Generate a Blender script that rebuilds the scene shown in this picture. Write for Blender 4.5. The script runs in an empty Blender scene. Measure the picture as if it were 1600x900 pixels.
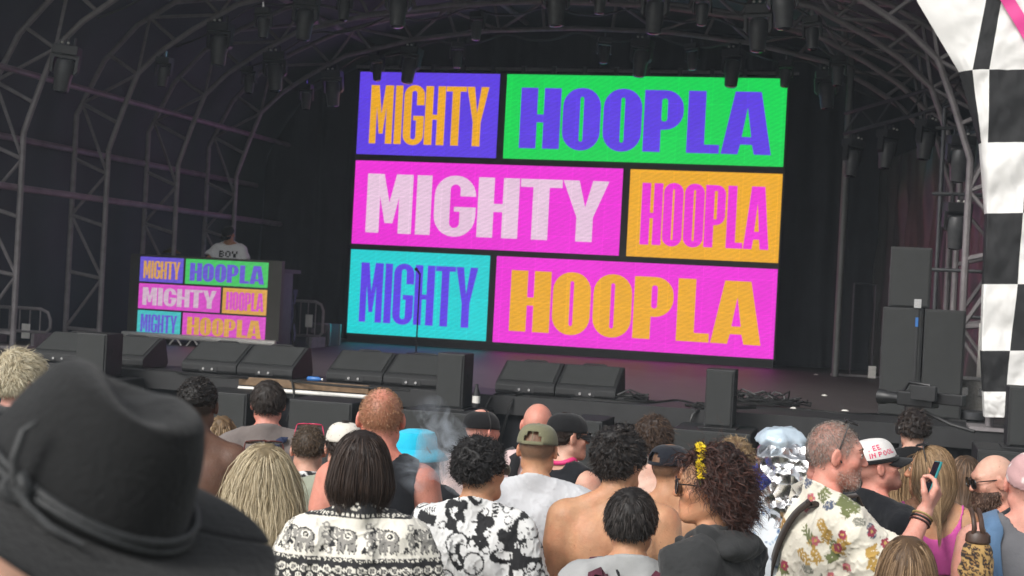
import bpy, bmesh, math, random
import numpy as np
from mathutils import Vector, Matrix

# ------------------------------------------------------------------ camera
F = 2311.0; YAW = math.radians(14); ROLL = math.radians(3); CAMZ = 2.2
fwd = np.array([-math.sin(YAW), math.cos(YAW), 0.0]); r0 = np.array([math.cos(YAW), math.sin(YAW), 0.0]); u0 = np.array([0, 0, 1.0])
CR = r0 * math.cos(ROLL) + u0 * math.sin(ROLL); CU = u0 * math.cos(ROLL) - r0 * math.sin(ROLL); CP = np.array([0, 0, CAMZ])
scene = bpy.context.scene
C = scene.collection
camd = bpy.data.cameras.new('camera'); cam = bpy.data.objects.new('camera', camd); C.objects.link(cam)
camd.sensor_width = 36; camd.lens = F / 1600 * 36; camd.clip_start = 0.05; camd.clip_end = 3000
camd.dof.use_dof = True; camd.dof.focus_distance = 6.5; camd.dof.aperture_fstop = 6.5
M4 = Matrix.Identity(4)
for i in range(3):
    M4[i][0] = CR[i]; M4[i][1] = CU[i]; M4[i][2] = -fwd[i]; M4[i][3] = CP[i]
cam.matrix_world = M4
scene.camera = cam
# ------------------------------------------------------------------ world, sun, exposure
SUN_EL = math.radians(40); SUN_AZ = math.radians(205)      # azimuth of the sun, clockwise from +Y
w = bpy.data.worlds.new('World'); scene.world = w; w.use_nodes = True
nt = w.node_tree; nt.nodes.clear()
sky = nt.nodes.new('ShaderNodeTexSky'); sky.sky_type = 'NISHITA'; sky.sun_disc = False
sky.sun_elevation = SUN_EL; sky.sun_rotation = SUN_AZ; sky.dust_density = 4.0; sky.air_density = 1.0; sky.ozone_density = 1.0
hs = nt.nodes.new('ShaderNodeHueSaturation'); hs.inputs['Saturation'].default_value = 0.22
bg = nt.nodes.new('ShaderNodeBackground'); bg.inputs['Strength'].default_value = 0.14
wo = nt.nodes.new('ShaderNodeOutputWorld')
nt.links.new(sky.outputs[0], hs.inputs['Color']); nt.links.new(hs.outputs[0], bg.inputs[0]); nt.links.new(bg.outputs[0], wo.inputs[0])
sl = bpy.data.lights.new('sun', 'SUN'); sl.energy = 1.5; sl.angle = math.radians(20); sl.color = (1, 0.97, 0.92)
so = bpy.data.objects.new('sun', sl); C.objects.link(so)
sd = Vector((math.sin(SUN_AZ) * math.cos(SUN_EL), math.cos(SUN_AZ) * math.cos(SUN_EL), math.sin(SUN_EL)))
so.rotation_euler = sd.to_track_quat('Z', 'Y').to_euler(); so.location = (0, -5, 12)
vs = scene.view_settings; vs.view_transform = 'Standard'; vs.look = 'None'; vs.exposure = 0.32; vs.gamma = 1; vs.use_curve_mapping = False

# ------------------------------------------------------------------ pixels to places (photo is 1600 x 900)
def ray(px, py): return fwd + (px - 800) / F * CR + (450 - py) / F * CU
def Py(px, py, y): v = ray(px, py); return CP + v * (y / v[1])
def Pz(px, py, z): v = ray(px, py); return CP + v * ((z - CAMZ) / v[2])
def Pd(px, py, d): return CP + ray(px, py) * d

# ------------------------------------------------------------------ materials
MATS = {}
def srgb(r, g, b):
    f = lambda c: (c / 255) / 12.92 if c / 255 <= 0.04045 else ((c / 255 + 0.055) / 1.055) ** 2.4
    return (f(r), f(g), f(b))
def mat(name, col, rough=0.6, metal=0.0, var=0.15, vscale=6.0, bump=0.0, bscale=40.0, attr=None, spec=0.5, sheen=0.0, sss=0.0, detail=4, coat=0.0, blotch=0.0):
    if name in MATS: return MATS[name]
    m = bpy.data.materials.new(name); m.use_nodes = True; n = m.node_tree.nodes; L = m.node_tree.links
    b = n['Principled BSDF']; b.inputs['Roughness'].default_value = rough; b.inputs['Metallic'].default_value = metal
    b.inputs['Specular IOR Level'].default_value = spec
    if sheen: b.inputs['Sheen Weight'].default_value = sheen
    if coat: b.inputs['Coat Weight'].default_value = coat
    if sss:
        b.inputs['Subsurface Weight'].default_value = sss; b.inputs['Subsurface Radius'].default_value = (0.012, 0.005, 0.003); b.inputs['Subsurface Scale'].default_value = 1.0
    tc = n.new('ShaderNodeTexCoord')
    nz = n.new('ShaderNodeTexNoise'); nz.inputs['Scale'].default_value = vscale; nz.inputs['Detail'].default_value = detail; nz.inputs['Roughness'].default_value = 0.6
    L.new(tc.outputs['Object'], nz.inputs['Vector'])
    mr = n.new('ShaderNodeMapRange'); mr.inputs['From Min'].default_value = 0.25; mr.inputs['From Max'].default_value = 0.75
    mr.inputs['To Min'].default_value = 1 - var; mr.inputs['To Max'].default_value = 1 + var
    L.new(nz.outputs['Fac'], mr.inputs['Value'])
    mx = n.new('ShaderNodeMix'); mx.data_type = 'RGBA'; mx.blend_type = 'MULTIPLY'; mx.inputs['Factor'].default_value = 1
    if attr:
        at = n.new('ShaderNodeAttribute'); at.attribute_name = attr; L.new(at.outputs['Color'], mx.inputs['A'])
    else: mx.inputs['A'].default_value = (*col, 1)
    L.new(mr.outputs[0], mx.inputs['B'])
    last = mx.outputs['Result']
    if blotch:
        n2 = n.new('ShaderNodeTexNoise'); n2.inputs['Scale'].default_value = 7; n2.inputs['Detail'].default_value = 6; n2.inputs['Roughness'].default_value = 0.65; L.new(tc.outputs['Object'], n2.inputs['Vector'])
        r2 = n.new('ShaderNodeMapRange'); r2.inputs['From Min'].default_value = 0.42; r2.inputs['From Max'].default_value = 0.7; r2.inputs['To Min'].default_value = 0.0; r2.inputs['To Max'].default_value = blotch; L.new(n2.outputs['Fac'], r2.inputs['Value'])
        x2 = n.new('ShaderNodeMix'); x2.data_type = 'RGBA'; x2.blend_type = 'MULTIPLY'; x2.inputs['B'].default_value = (1.0, 0.62, 0.56, 1); L.new(r2.outputs[0], x2.inputs['Factor']); L.new(last, x2.inputs['A'])
        v3 = n.new('ShaderNodeTexVoronoi'); v3.inputs['Scale'].default_value = 30; L.new(tc.outputs['Object'], v3.inputs['Vector'])
        r3 = n.new('ShaderNodeMapRange'); r3.inputs['From Min'].default_value = 0.05; r3.inputs['From Max'].default_value = 0.11; r3.inputs['To Min'].default_value = 0.5; r3.inputs['To Max'].default_value = 0.0; L.new(v3.outputs['Distance'], r3.inputs['Value'])
        x3 = n.new('ShaderNodeMix'); x3.data_type = 'RGBA'; x3.blend_type = 'MULTIPLY'; x3.inputs['B'].default_value = (0.5, 0.36, 0.3, 1); L.new(r3.outputs[0], x3.inputs['Factor']); L.new(x2.outputs['Result'], x3.inputs['A']); last = x3.outputs['Result']
    L.new(last, b.inputs['Base Color'])
    if bump:
        nb = n.new('ShaderNodeTexNoise'); nb.inputs['Scale'].default_value = bscale; nb.inputs['Detail'].default_value = 5
        L.new(tc.outputs['Object'], nb.inputs['Vector'])
        bp = n.new('ShaderNodeBump'); bp.inputs['Strength'].default_value = bump; bp.inputs['Distance'].default_value = 0.01
        L.new(nb.outputs['Fac'], bp.inputs['Height']); L.new(bp.outputs[0], b.inputs['Normal'])
    MATS[name] = m; return m
def emis(name, col, strength=1.0, cell=0.5, led=250.0):
    """LED wall colour: glows, with faint cabinet seams, a fine pixel grain and painted moire bands"""
    if name in MATS: return MATS[name]
    m = bpy.data.materials.new(name); m.use_nodes = True; n = m.node_tree.nodes; L = m.node_tree.links
    b = n['Principled BSDF']; b.inputs['Base Color'].default_value = (0.015, 0.015, 0.017, 1); b.inputs['Roughness'].default_value = 0.5
    tc = n.new('ShaderNodeTexCoord')
    br = n.new('ShaderNodeTexBrick'); br.offset = 0; br.inputs['Scale'].default_value = 1.0; br.inputs['Brick Width'].default_value = cell; br.inputs['Row Height'].default_value = cell
    br.inputs['Mortar Size'].default_value = 0.0035; br.inputs['Color1'].default_value = (0.97,) * 3 + (1,); br.inputs['Color2'].default_value = (1.03,) * 3 + (1,); br.inputs['Mortar'].default_value = (1.22, 1.22, 1.22, 1)
    mp = n.new('ShaderNodeMapping'); mp.inputs['Rotation'].default_value = (math.radians(90), 0, 0)
    L.new(tc.outputs['Object'], mp.inputs['Vector']); L.new(mp.outputs[0], br.inputs['Vector'])
    wv = n.new('ShaderNodeTexNoise'); wv.inputs['Scale'].default_value = 60; wv.inputs['Detail'].default_value = 2
    mp2 = n.new('ShaderNodeMapping'); mp2.inputs['Rotation'].default_value = (0, math.radians(24), 0); mp2.inputs['Scale'].default_value = (0.16, 1, 1.0)
    L.new(tc.outputs['Object'], mp2.inputs['Vector']); L.new(mp2.outputs[0], wv.inputs['Vector'])
    mr = n.new('ShaderNodeMapRange'); mr.inputs['From Min'].default_value = 0.3; mr.inputs['From Max'].default_value = 0.7; mr.inputs['To Min'].default_value = 0.9; mr.inputs['To Max'].default_value = 1.1
    wb = n.new('ShaderNodeTexWave'); wb.wave_type = 'BANDS'; wb.inputs['Scale'].default_value = 5.2; wb.inputs['Distortion'].default_value = 1.5; wb.inputs['Detail'].default_value = 2; wb.inputs['Detail Scale'].default_value = 0.6  # diagonal moire bands painted into the glow, no part of the screen
    mp3 = n.new('ShaderNodeMapping'); mp3.inputs['Rotation'].default_value = (0, math.radians(-62), 0); L.new(tc.outputs['Object'], mp3.inputs['Vector']); L.new(mp3.outputs[0], wb.inputs['Vector'])
    av = n.new('ShaderNodeMath'); av.operation = 'MULTIPLY_ADD'; av.inputs[1].default_value = 0.2; av.inputs[2].default_value = 0.0; L.new(wb.outputs['Fac'], av.inputs[0])
    ad = n.new('ShaderNodeMath'); ad.operation = 'MULTIPLY_ADD'; ad.inputs[1].default_value = 0.8; L.new(wv.outputs['Fac'], ad.inputs[0]); L.new(av.outputs[0], ad.inputs[2])
    L.new(ad.outputs[0], mr.inputs['Value'])
    m1 = n.new('ShaderNodeMix'); m1.data_type = 'RGBA'; m1.blend_type = 'MULTIPLY'; m1.inputs['Factor'].default_value = 1; m1.inputs['A'].default_value = (*col, 1)
    L.new(br.outputs['Color'], m1.inputs['B'])
    m2 = n.new('ShaderNodeMix'); m2.data_type = 'RGBA'; m2.blend_type = 'MULTIPLY'; m2.inputs['Factor'].default_value = 1
    L.new(m1.outputs['Result'], m2.inputs['A']); L.new(mr.outputs[0], m2.inputs['B'])
    L.new(m2.outputs['Result'], b.inputs['Emission Color']); b.inputs['Emission Strength'].default_value = strength
    MATS[name] = m; return m

# ------------------------------------------------------------------ meshes
def link(name, mesh, material=None, parent=None, smooth=False):
    o = bpy.data.objects.new(name, mesh); C.objects.link(o)
    if material is not None:
        for mm in (material if isinstance(material, (list, tuple)) else [material]): mesh.materials.append(mm)
    if smooth: mesh.polygons.foreach_set('use_smooth', [True] * len(mesh.polygons))
    if parent is not None: o.parent = parent
    return o
def tag(o, label=None, cat=None, group=None, kind=None):
    if label: o['label'] = label
    if cat: o['category'] = cat
    if group: o['group'] = group
    if kind: o['kind'] = kind
    return o
def empty(name, loc, label=None, cat=None, group=None, rz=0):
    o = bpy.data.objects.new(name, None); o.empty_display_size = 0.1; C.objects.link(o); o.location = loc; o.rotation_euler = (0, 0, rz)
    return tag(o, label, cat, group)
class MB:
    """collects shapes that become ONE mesh"""
    def __init__(s): s.v = []; s.f = []; s.mi = []
    def add(s, v, f, mi=0):
        k = len(s.v); s.v += [tuple(map(float, p)) for p in v]; s.f += [tuple(i + k for i in q) for q in f]; s.mi += [mi] * len(f); return s
    def box(s, x0, x1, y0, y1, z0, z1, mi=0, M=None):
        v = [Vector(p) for p in ((x0,y0,z0),(x1,y0,z0),(x1,y1,z0),(x0,y1,z0),(x0,y0,z1),(x1,y0,z1),(x1,y1,z1),(x0,y1,z1))]
        if M is not None: v = [M @ p for p in v]
        return s.add(v, [(0,3,2,1),(4,5,6,7),(0,1,5,4),(1,2,6,5),(2,3,7,6),(3,0,4,7)], mi)
    def tube(s, pts, r, n=8, mi=0, cap=True):
        pts = [Vector(p) for p in pts]; m = len(pts); rr = r if isinstance(r, (list, tuple)) else [r] * m
        rings = []; up = None
        for i, p in enumerate(pts):
            t = (pts[min(i+1, m-1)] - pts[max(i-1, 0)])
            t = t.normalized() if t.length > 1e-9 else Vector((0,0,1))
            if up is None: up = Vector((0,0,1)) if abs(t.z) < 0.9 else Vector((1,0,0))
            a = up - t * up.dot(t)
            if a.length < 1e-4: a = t.orthogonal()
            a.normalize(); up = a; b = t.cross(a)
            rings.append([p + (a * math.cos(2*math.pi*k/n) + b * math.sin(2*math.pi*k/n)) * rr[i] for k in range(n)])
        v = [q for R_ in rings for q in R_]
        f = [(i*n+k, i*n+(k+1)%n, (i+1)*n+(k+1)%n, (i+1)*n+k) for i in range(m-1) for k in range(n)]
        if cap: f += [tuple(range(n-1, -1, -1)), tuple((m-1)*n + k for k in range(n))]
        return s.add(v, f, mi)
    def lathe(s, prof, n=20, mi=0, M=None):
        v = []; f = []
        for r, z in prof: v += [Vector((r*math.cos(2*math.pi*k/n), r*math.sin(2*math.pi*k/n), z)) for k in range(n)]
        if M is not None: v = [M @ p for p in v]
        for i in range(len(prof)-1): f += [(i*n+k, i*n+(k+1)%n, (i+1)*n+(k+1)%n, (i+1)*n+k) for k in range(n)]
        f += [tuple(range(n-1, -1, -1)), tuple((len(prof)-1)*n + k for k in range(n))]
        return s.add(v, f, mi)
    def prism(s, poly, h, M=None, mi=0):
        """poly in local xy, extruded along z from 0 to h"""
        n = len(poly); v = [Vector((x, y, 0)) for x, y in poly] + [Vector((x, y, h)) for x, y in poly]
        if M is not None: v = [M @ p for p in v]
        return s.add(v, [tuple(range(n-1,-1,-1)), tuple(range(n, 2*n))] + [(i, (i+1)%n, n+(i+1)%n, n+i) for i in range(n)], mi)
    def build(s, name, material, parent=None, smooth=False, bevel=0.0, label=None):
        me = bpy.data.meshes.new(name); me.from_pydata(s.v, [], s.f)
        if bevel or smooth:
            bm = bmesh.new(); bm.from_mesh(me)
            bmesh.ops.recalc_face_normals(bm, faces=bm.faces)
            if bevel:
                bmesh.ops.bevel(bm, geom=[e for e in bm.edges if len(e.link_faces) == 2 and e.calc_face_angle(0) > 0.5], offset=bevel, segments=2, profile=0.6, affect='EDGES', clamp_overlap=True)
            bm.to_mesh(me); bm.free()
        else: me.polygons.foreach_set('material_index', s.mi)
        o = link(name, me, material, parent)
        if smooth:
            me.polygons.foreach_set('use_smooth', [True] * len(me.polygons))
            try: me.set_sharp_from_angle(angle=math.radians(38))
            except Exception: pass
        if label: o['label'] = label
        return o
def copy_tree(o, parent=None):
    c = o.copy(); C.objects.link(c); c.parent = parent
    for ch in o.children: copy_tree(ch, c)
    return c
rng = np.random.default_rng(7); random.seed(7)
def grid_obj(name, P, material, parent=None, smooth=True, mi=None):
    """P: (n, m, 3) array of points"""
    n, m = P.shape[:2]; idx = np.arange(n*m).reshape(n, m)
    q = np.stack([idx[:-1,:-1], idx[:-1,1:], idx[1:,1:], idx[1:,:-1]], -1).reshape(-1, 4)
    me = bpy.data.meshes.new(name); me.from_pydata(P.reshape(-1, 3).tolist(), [], q.tolist())
    o = link(name, me, material, parent, smooth)
    if mi is not None: me.polygons.foreach_set('material_index', np.asarray(mi).reshape(-1).tolist())
    return o
class Waves:
    """smooth pseudo-random field: a sum of plane waves"""
    def __init__(s, seed, n=14, lo=0.05, hi=0.2, aniso=(1, 1, 1)):
        g = np.random.default_rng(seed); d = g.normal(size=(n, 3)) * np.array(aniso); d /= np.linalg.norm(d, axis=1)[:, None]
        lam = np.exp(g.uniform(math.log(lo), math.log(hi), n)); s.k = (d * (2*np.pi/lam)[:, None]).astype(np.float32); s.p = g.uniform(0, 6.28, n).astype(np.float32); s.a = (lam / lam.mean()).astype(np.float32)
    def __call__(s, x, y, z):
        r = 0
        for k, p, a in zip(s.k, s.p, s.a): r = r + a * np.sin(k[0]*x + k[1]*y + k[2]*z + p)
        return r / math.sqrt(len(s.p))
# ================================================================== the stage
GZ = -0.15; SZ = 1.25; SF = 12.5; SCX = -4.25; BACK = 22.2          # deck height, front edge, centre line, back drape
m_drape = mat('black_drape', (0.016, 0.017, 0.021), 0.9, var=0.3, vscale=2, bump=0.15, bscale=30)
m_membrane = mat('dark_membrane', (0.055, 0.068, 0.08), 0.75, var=0.25, vscale=0.7)
m_deck = mat('stage_deck', (0.05, 0.042, 0.042), 0.55, var=0.25, vscale=3, bump=0.08, bscale=60)
m_black = mat('black_paint', (0.018, 0.018, 0.019), 0.55, var=0.25, vscale=8, bump=0.1, bscale=120)
m_grille = mat('speaker_grille', (0.026, 0.0275, 0.027), 0.7, var=0.12, vscale=10, bump=0.5, bscale=420)
m_cab = mat('speaker_cabinet', (0.0125, 0.013, 0.0135), 0.55, var=0.25, vscale=12, bump=0.4, bscale=260)
m_steel = mat('galvanised_tube', (0.24, 0.22, 0.225), 0.5, 0.2, var=0.25, vscale=9)
m_pink = mat('pinkish_purlin', (0.27, 0.20, 0.235), 0.5, 0.1, var=0.3, vscale=5)  # pinkish tone for the purlins at the wing, the others are grey
m_dsteel = mat('dark_steel', (0.06, 0.062, 0.066), 0.5, 0.3, var=0.3, vscale=9)
m_fix = mat('fixture_black', (0.03, 0.03, 0.032), 0.42, var=0.2, vscale=20)
m_fixhead = mat('fixture_shell', (0.07, 0.07, 0.073), 0.36, var=0.2, vscale=20)
m_lens = mat('fixture_lens', (0.02, 0.022, 0.03), 0.08, spec=0.9, var=0.05)
m_white = mat('white_paint', (0.74, 0.72, 0.67), 0.45, var=0.12, vscale=15)
m_cable = mat('black_cable', (0.012, 0.012, 0.012), 0.5)
m_wood = mat('plywood_edge', (0.17, 0.105, 0.055), 0.6, var=0.35, vscale=20)
m_grass = mat('trodden_grass', (0.055, 0.06, 0.03), 0.9, var=0.6, vscale=3, bump=0.8, bscale=25)
m_bluebottle = mat('blue_plastic', (0.03, 0.14, 0.4), 0.3)
m_chrome = mat('chrome', (0.6, 0.6, 0.6), 0.25, 0.9)

tag(MB().box(-150, 150, -150, 150, -0.5, GZ).build('ground', m_grass), kind='structure')
tag(MB().box(-12.5, 3.2, SF, BACK + 0.3, 1.12, SZ).build('stage_floor', m_deck), kind='structure')
# dark matting strip along the front lip
tag(MB().box(-12.3, 3.1, SF + 0.03, 13.35, SZ + 0.004, SZ + 0.008).build('stage_matting', m_black), kind='structure')
# front skirt with folds
u = np.linspace(-12.4, 3.1, 420); zz = np.linspace(GZ + 0.02, 1.115, 8)
W_ = Waves(3, 16, 0.12, 0.5, (1, 0.1, 0.05))
Pg = np.zeros((8, 420, 3)); Pg[:, :, 0] = u; Pg[:, :, 2] = zz[:, None]; Pg[:, :, 1] = SF + 0.06 + 0.02 * W_(u[None, :], 0, zz[:, None])
tag(grid_obj('stage_skirt', Pg, m_drape), 'black fabric skirt hanging along the front of the stage', 'skirt')
fas = MB().box(-12.5, 3.2, SF - 0.03, SF - 0.002, 1.10, SZ + 0.012).build('edge_fascia', m_black); tag(fas, 'black lip running along the front edge of the stage deck', 'fascia')
# exposed ply edge and white rail where the skirt is open
o = empty('deck_rail', (0, 0, 0), 'white rail and bare plywood edge at the open stretch of the stage lip', 'rail')
pa = Pz(386, 607, 1.15); pb = Pz(566, 621, 1.15)
MB().box(pa[0] + 0.0, pb[0] + 0.1, SF - 0.075, SF - 0.034, 1.195, 1.268).build('plank', m_wood, o, bevel=0.004)
MB().tube([(pa[0], SF - 0.07, 1.165), (pb[0] + 0.15, SF - 0.07, 1.165)], 0.02, 10).build('rail_tube', m_white, o, smooth=True)

# back and side drapes
def drape(name, a, b, z0, z1, label, amp=0.05, lo=0.18, hi=0.6, seed=1, m=m_drape, clipf=None):
    a = np.array(a); b = np.array(b); Ld = np.linalg.norm(b - a); n = int(Ld / 0.035); t = np.linspace(0, 1, n); z = np.linspace(z0, z1, 14)
    W_ = Waves(seed, 18, lo, hi, (1, 0.0, 0.03)); nrm = np.array([-(b-a)[1], (b-a)[0]]) / Ld
    off = amp * W_((t * Ld)[None, :], 0, z[:, None]) * (0.6 + 0.4 * (z1 - z[:, None]) / (z1 - z0))
    P = np.zeros((14, n, 3)); xy = a[None, :] + t[:, None] * (b - a)[None, :]
    if clipf is not None: zm = np.array([clipf(x) for x in xy[:, 0]]); z = z0 + (z[:, None] - z0) * np.minimum(1, (zm - z0) / (z1 - z0))[None, :]
    else: z = z[:, None]
    P[:, :, 0] = xy[None, :, 0] + nrm[0] * off; P[:, :, 1] = xy[None, :, 1] + nrm[1] * off; P[:, :, 2] = z
    return tag(grid_obj(name, P, m), label, 'curtain')
def cz(x): return float(np.interp(abs(x + 4.25), [0, 1.3, 2.48, 3.55, 4.2, 4.7, 5.12, 5.46, 5.8], [6.25, 6.2, 6.05, 5.76, 5.48, 5.2, 4.75, 4.1, 2.6]))
drape('backdrop_curtain', (-9.75, BACK), (1.25, BACK), SZ + 0.02, 6.2, 'black backdrop curtain hanging behind the big video wall', seed=5, clipf=cz)
m_tarp = mat('grey_tarpaulin', (0.05, 0.047, 0.044), 0.42, var=0.3, vscale=2.2, bump=0.6, bscale=5)
drape('wing_tarpaulin', (-0.1, BACK - 0.15), (1.12, 16.6), SZ + 0.02, 4.3, 'shiny dark grey tarpaulin hung behind the side speaker stack', 0.05, 0.3, 0.9, 8, m_tarp)

# ---- arched roof: inner chord profile relative to the centre line (half, from the foot upward)
PROF = [(5.0, SZ), (5.0, 3.63), (4.83, 4.13), (4.66, 4.57), (4.35, 4.86), (3.95, 5.12), (3.39, 5.42), (2.38, 5.66), (1.25, 5.8), (0, 5.84)]
POUT = [(5.46, SZ), (5.46, 4.05), (5.12, 4.72), (4.7, 5.16), (4.2, 5.45), (3.55, 5.74), (2.48, 6.02), (1.3, 6.18), (0, 6.22)]
def along(prof, s):
    pts = [np.array(p) for p in prof]; L = [np.linalg.norm(pts[i+1]-pts[i]) for i in range(len(pts)-1)]; s = min(max(s, 0), 1) * sum(L)
    for i, l in enumerate(L):
        if s <= l or i == len(L)-1: return pts[i] + (pts[i+1]-pts[i]) * (s / l)
        s -= l
def arch(name, y, label, n=26, tubes=1.0):
    o = empty(name, (SCX + (0.16 if y < 13 else 0), y, SZ), label, 'truss', 'lattice arches holding up the stage roof')
    full = lambda prof: [(-a, 0, z - SZ) for a, z in prof] + [(a, 0, z - SZ) for a, z in prof[-2::-1]]
    MB().tube(full(PROF), 0.034, 8).build('chord', m_steel, o, smooth=True)
    MB().tube(full(POUT), 0.034, 8).build('chord', m_steel, o, smooth=True)
    for sgn in (-1, 1):
        ks = [(k + 0.5) / n for k in range(n)]
        prev = None
        for k, s in enumerate(ks):
            a = along(PROF, s); b = along(POUT, s)
            A_ = Vector((sgn*a[0], 0, a[1]-SZ)); B_ = Vector((sgn*b[0], 0, b[1]-SZ))
            if k % 2 == 0: MB().tube([A_, B_], 0.024, 6).build('rung', m_steel, o, smooth=True)
            if prev is not None:
                q = (prev[0], B_) if (k // 2) % 2 == 0 else (prev[1], A_)
                if k % 2 == 0: MB().tube(q, 0.021, 6).build('brace', m_steel, o, smooth=True)
            if k % 2 == 0: prev = (A_, B_)
        MB().box(sgn*5.23 - 0.4, sgn*5.23 + 0.4, -0.2, 0.2, 0.001, 0.03).build('base_plate', m_steel, o)
    return o
YA = 14.5; DYA = 1.85
AY = [12.65, YA, YA + DYA, YA + 2*DYA, YA + 3*DYA]
for y, l in zip(AY, ['front lattice arch of the stage roof, partly wrapped by the chequered banner', 'second lattice arch of the stage roof, next behind the front arch', 'third lattice arch, middle of the five carrying the stage roof', 'fourth lattice arch, next before the rear arch of the stage roof', 'rear lattice arch of the stage roof, nearest the video wall']):
    arch('roof_arch', y, l)
for (sx, z, r, l) in [(-5.5, 4.78, 0.036, 'upper pinkish roof purlin tying the arches together at the wing'), (-4.98, 4.28, 0.036, 'pinkish purlin tied inside the arches at their first bend'), (-5.5, 3.62, 0.04, 'pinkish purlin halfway up the outer legs of the arches'), (-5.06, 3.02, 0.04, 'low pinkish rail crossing all arch legs behind the monitor'),
                   (5.5, 4.78, 0.036, 'upper grey purlin tying the arches beside the chequered banner'), (5.5, 3.62, 0.04, 'lower grey purlin on the arch legs beside the chequered banner'), (-1.2, 6.25, 0.04, 'roof purlin along the crown of the arches'), (-3.6, 5.85, 0.04, 'roof purlin over the wing end of the moving lights'), (3.6, 5.85, 0.04, 'roof purlin over the tarpaulin end of the moving lights')]:
    tag(MB().tube([(SCX + sx, 12.6, z), (SCX + sx, 21.9, z)], r, 8).build('purlin', m_pink if sx < -4 else m_steel, smooth=True), l, 'purlin')
for sx in (-1, 1):
    for k in range(4):
        a = along(POUT, 0.52); b = along(POUT, 0.74)
        oo = MB().tube([(SCX + sx*a[0], AY[k], a[1]), (SCX + sx*b[0], AY[k+1], b[1])], 0.022, 6).build('wind_brace', m_steel, smooth=True)
        tag(oo, 'slanting wind brace under the roof on the %s side, between arch %s' % (('drum kit' if sx < 0 else 'banner'), ['one and two', 'two and three', 'three and four', 'four and five'][k]), 'brace', 'wind braces between the arches')
# skin
pr = [(-a - 0.0, z) for a, z in [(6.6, GZ + 0.02), (5.75, 1.3)] + [(a + 0.18 * min(1, a / 3), z + 0.13) for a, z in POUT[1:]]]
pr = pr + [(-a, z) for a, z in pr[-2::-1]]
ys = np.linspace(12.4, 22.6, 30); PP = np.zeros((30, len(pr), 3))
for i, (a, z) in enumerate(pr):
    PP[:, i, 0] = SCX + a; PP[:, i, 1] = ys; PP[:, i, 2] = z + 0.03 * np.cos((ys - 12.65) / DYA * 2 * np.pi) * (0 if z < 1.5 else 1)
tag(grid_obj('roof_canopy', PP, m_membrane), 'dark curved fabric canopy stretched over the stage arches', 'canopy')
gb = [(SCX + a, 22.58, z) for a, z in pr]
me = bpy.data.meshes.new('canopy_end'); me.from_pydata(gb, [], [tuple(range(len(gb)))]); tag(link('canopy_end', me, m_membrane), 'dark fabric end wall of the canopy behind the backdrop', 'canopy')

# ---- video wall
SX0, SX1, SZ0, SZ1, SY = -7.905, -1.445, 1.372, 5.39, 21.4
COL = dict(purple=srgb(94, 62, 226), green=srgb(14, 212, 84), magenta=srgb(238, 44, 214), orange=srgb(236, 170, 36), white=srgb(232, 198, 222), cyan=srgb(30, 208, 210))
LE = {k: emis('led_' + k, v, 0.80) for k, v in COL.items()}
m_led = mat('led_cabinet', (0.035, 0.032, 0.03), 0.55, var=0.15, vscale=4)
def ring_pts(x0, x1, y0, y1, r, k=7, r2=None):
    pts = []
    rx = min(r, (x1-x0)/2 - 1e-4); ry = min(r2 or r, (y1-y0)/2 - 1e-4)
    for cx, cy, a0 in ((x1-rx, y1-ry, 0), (x0+rx, y1-ry, 90), (x0+rx, y0+ry, 180), (x1-rx, y0+ry, 270)):
        for i in range(k): a = math.radians(a0 + 90*i/(k-1)); pts.append((cx + rx*math.cos(a), cy + ry*math.sin(a)))
    return pts
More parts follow.
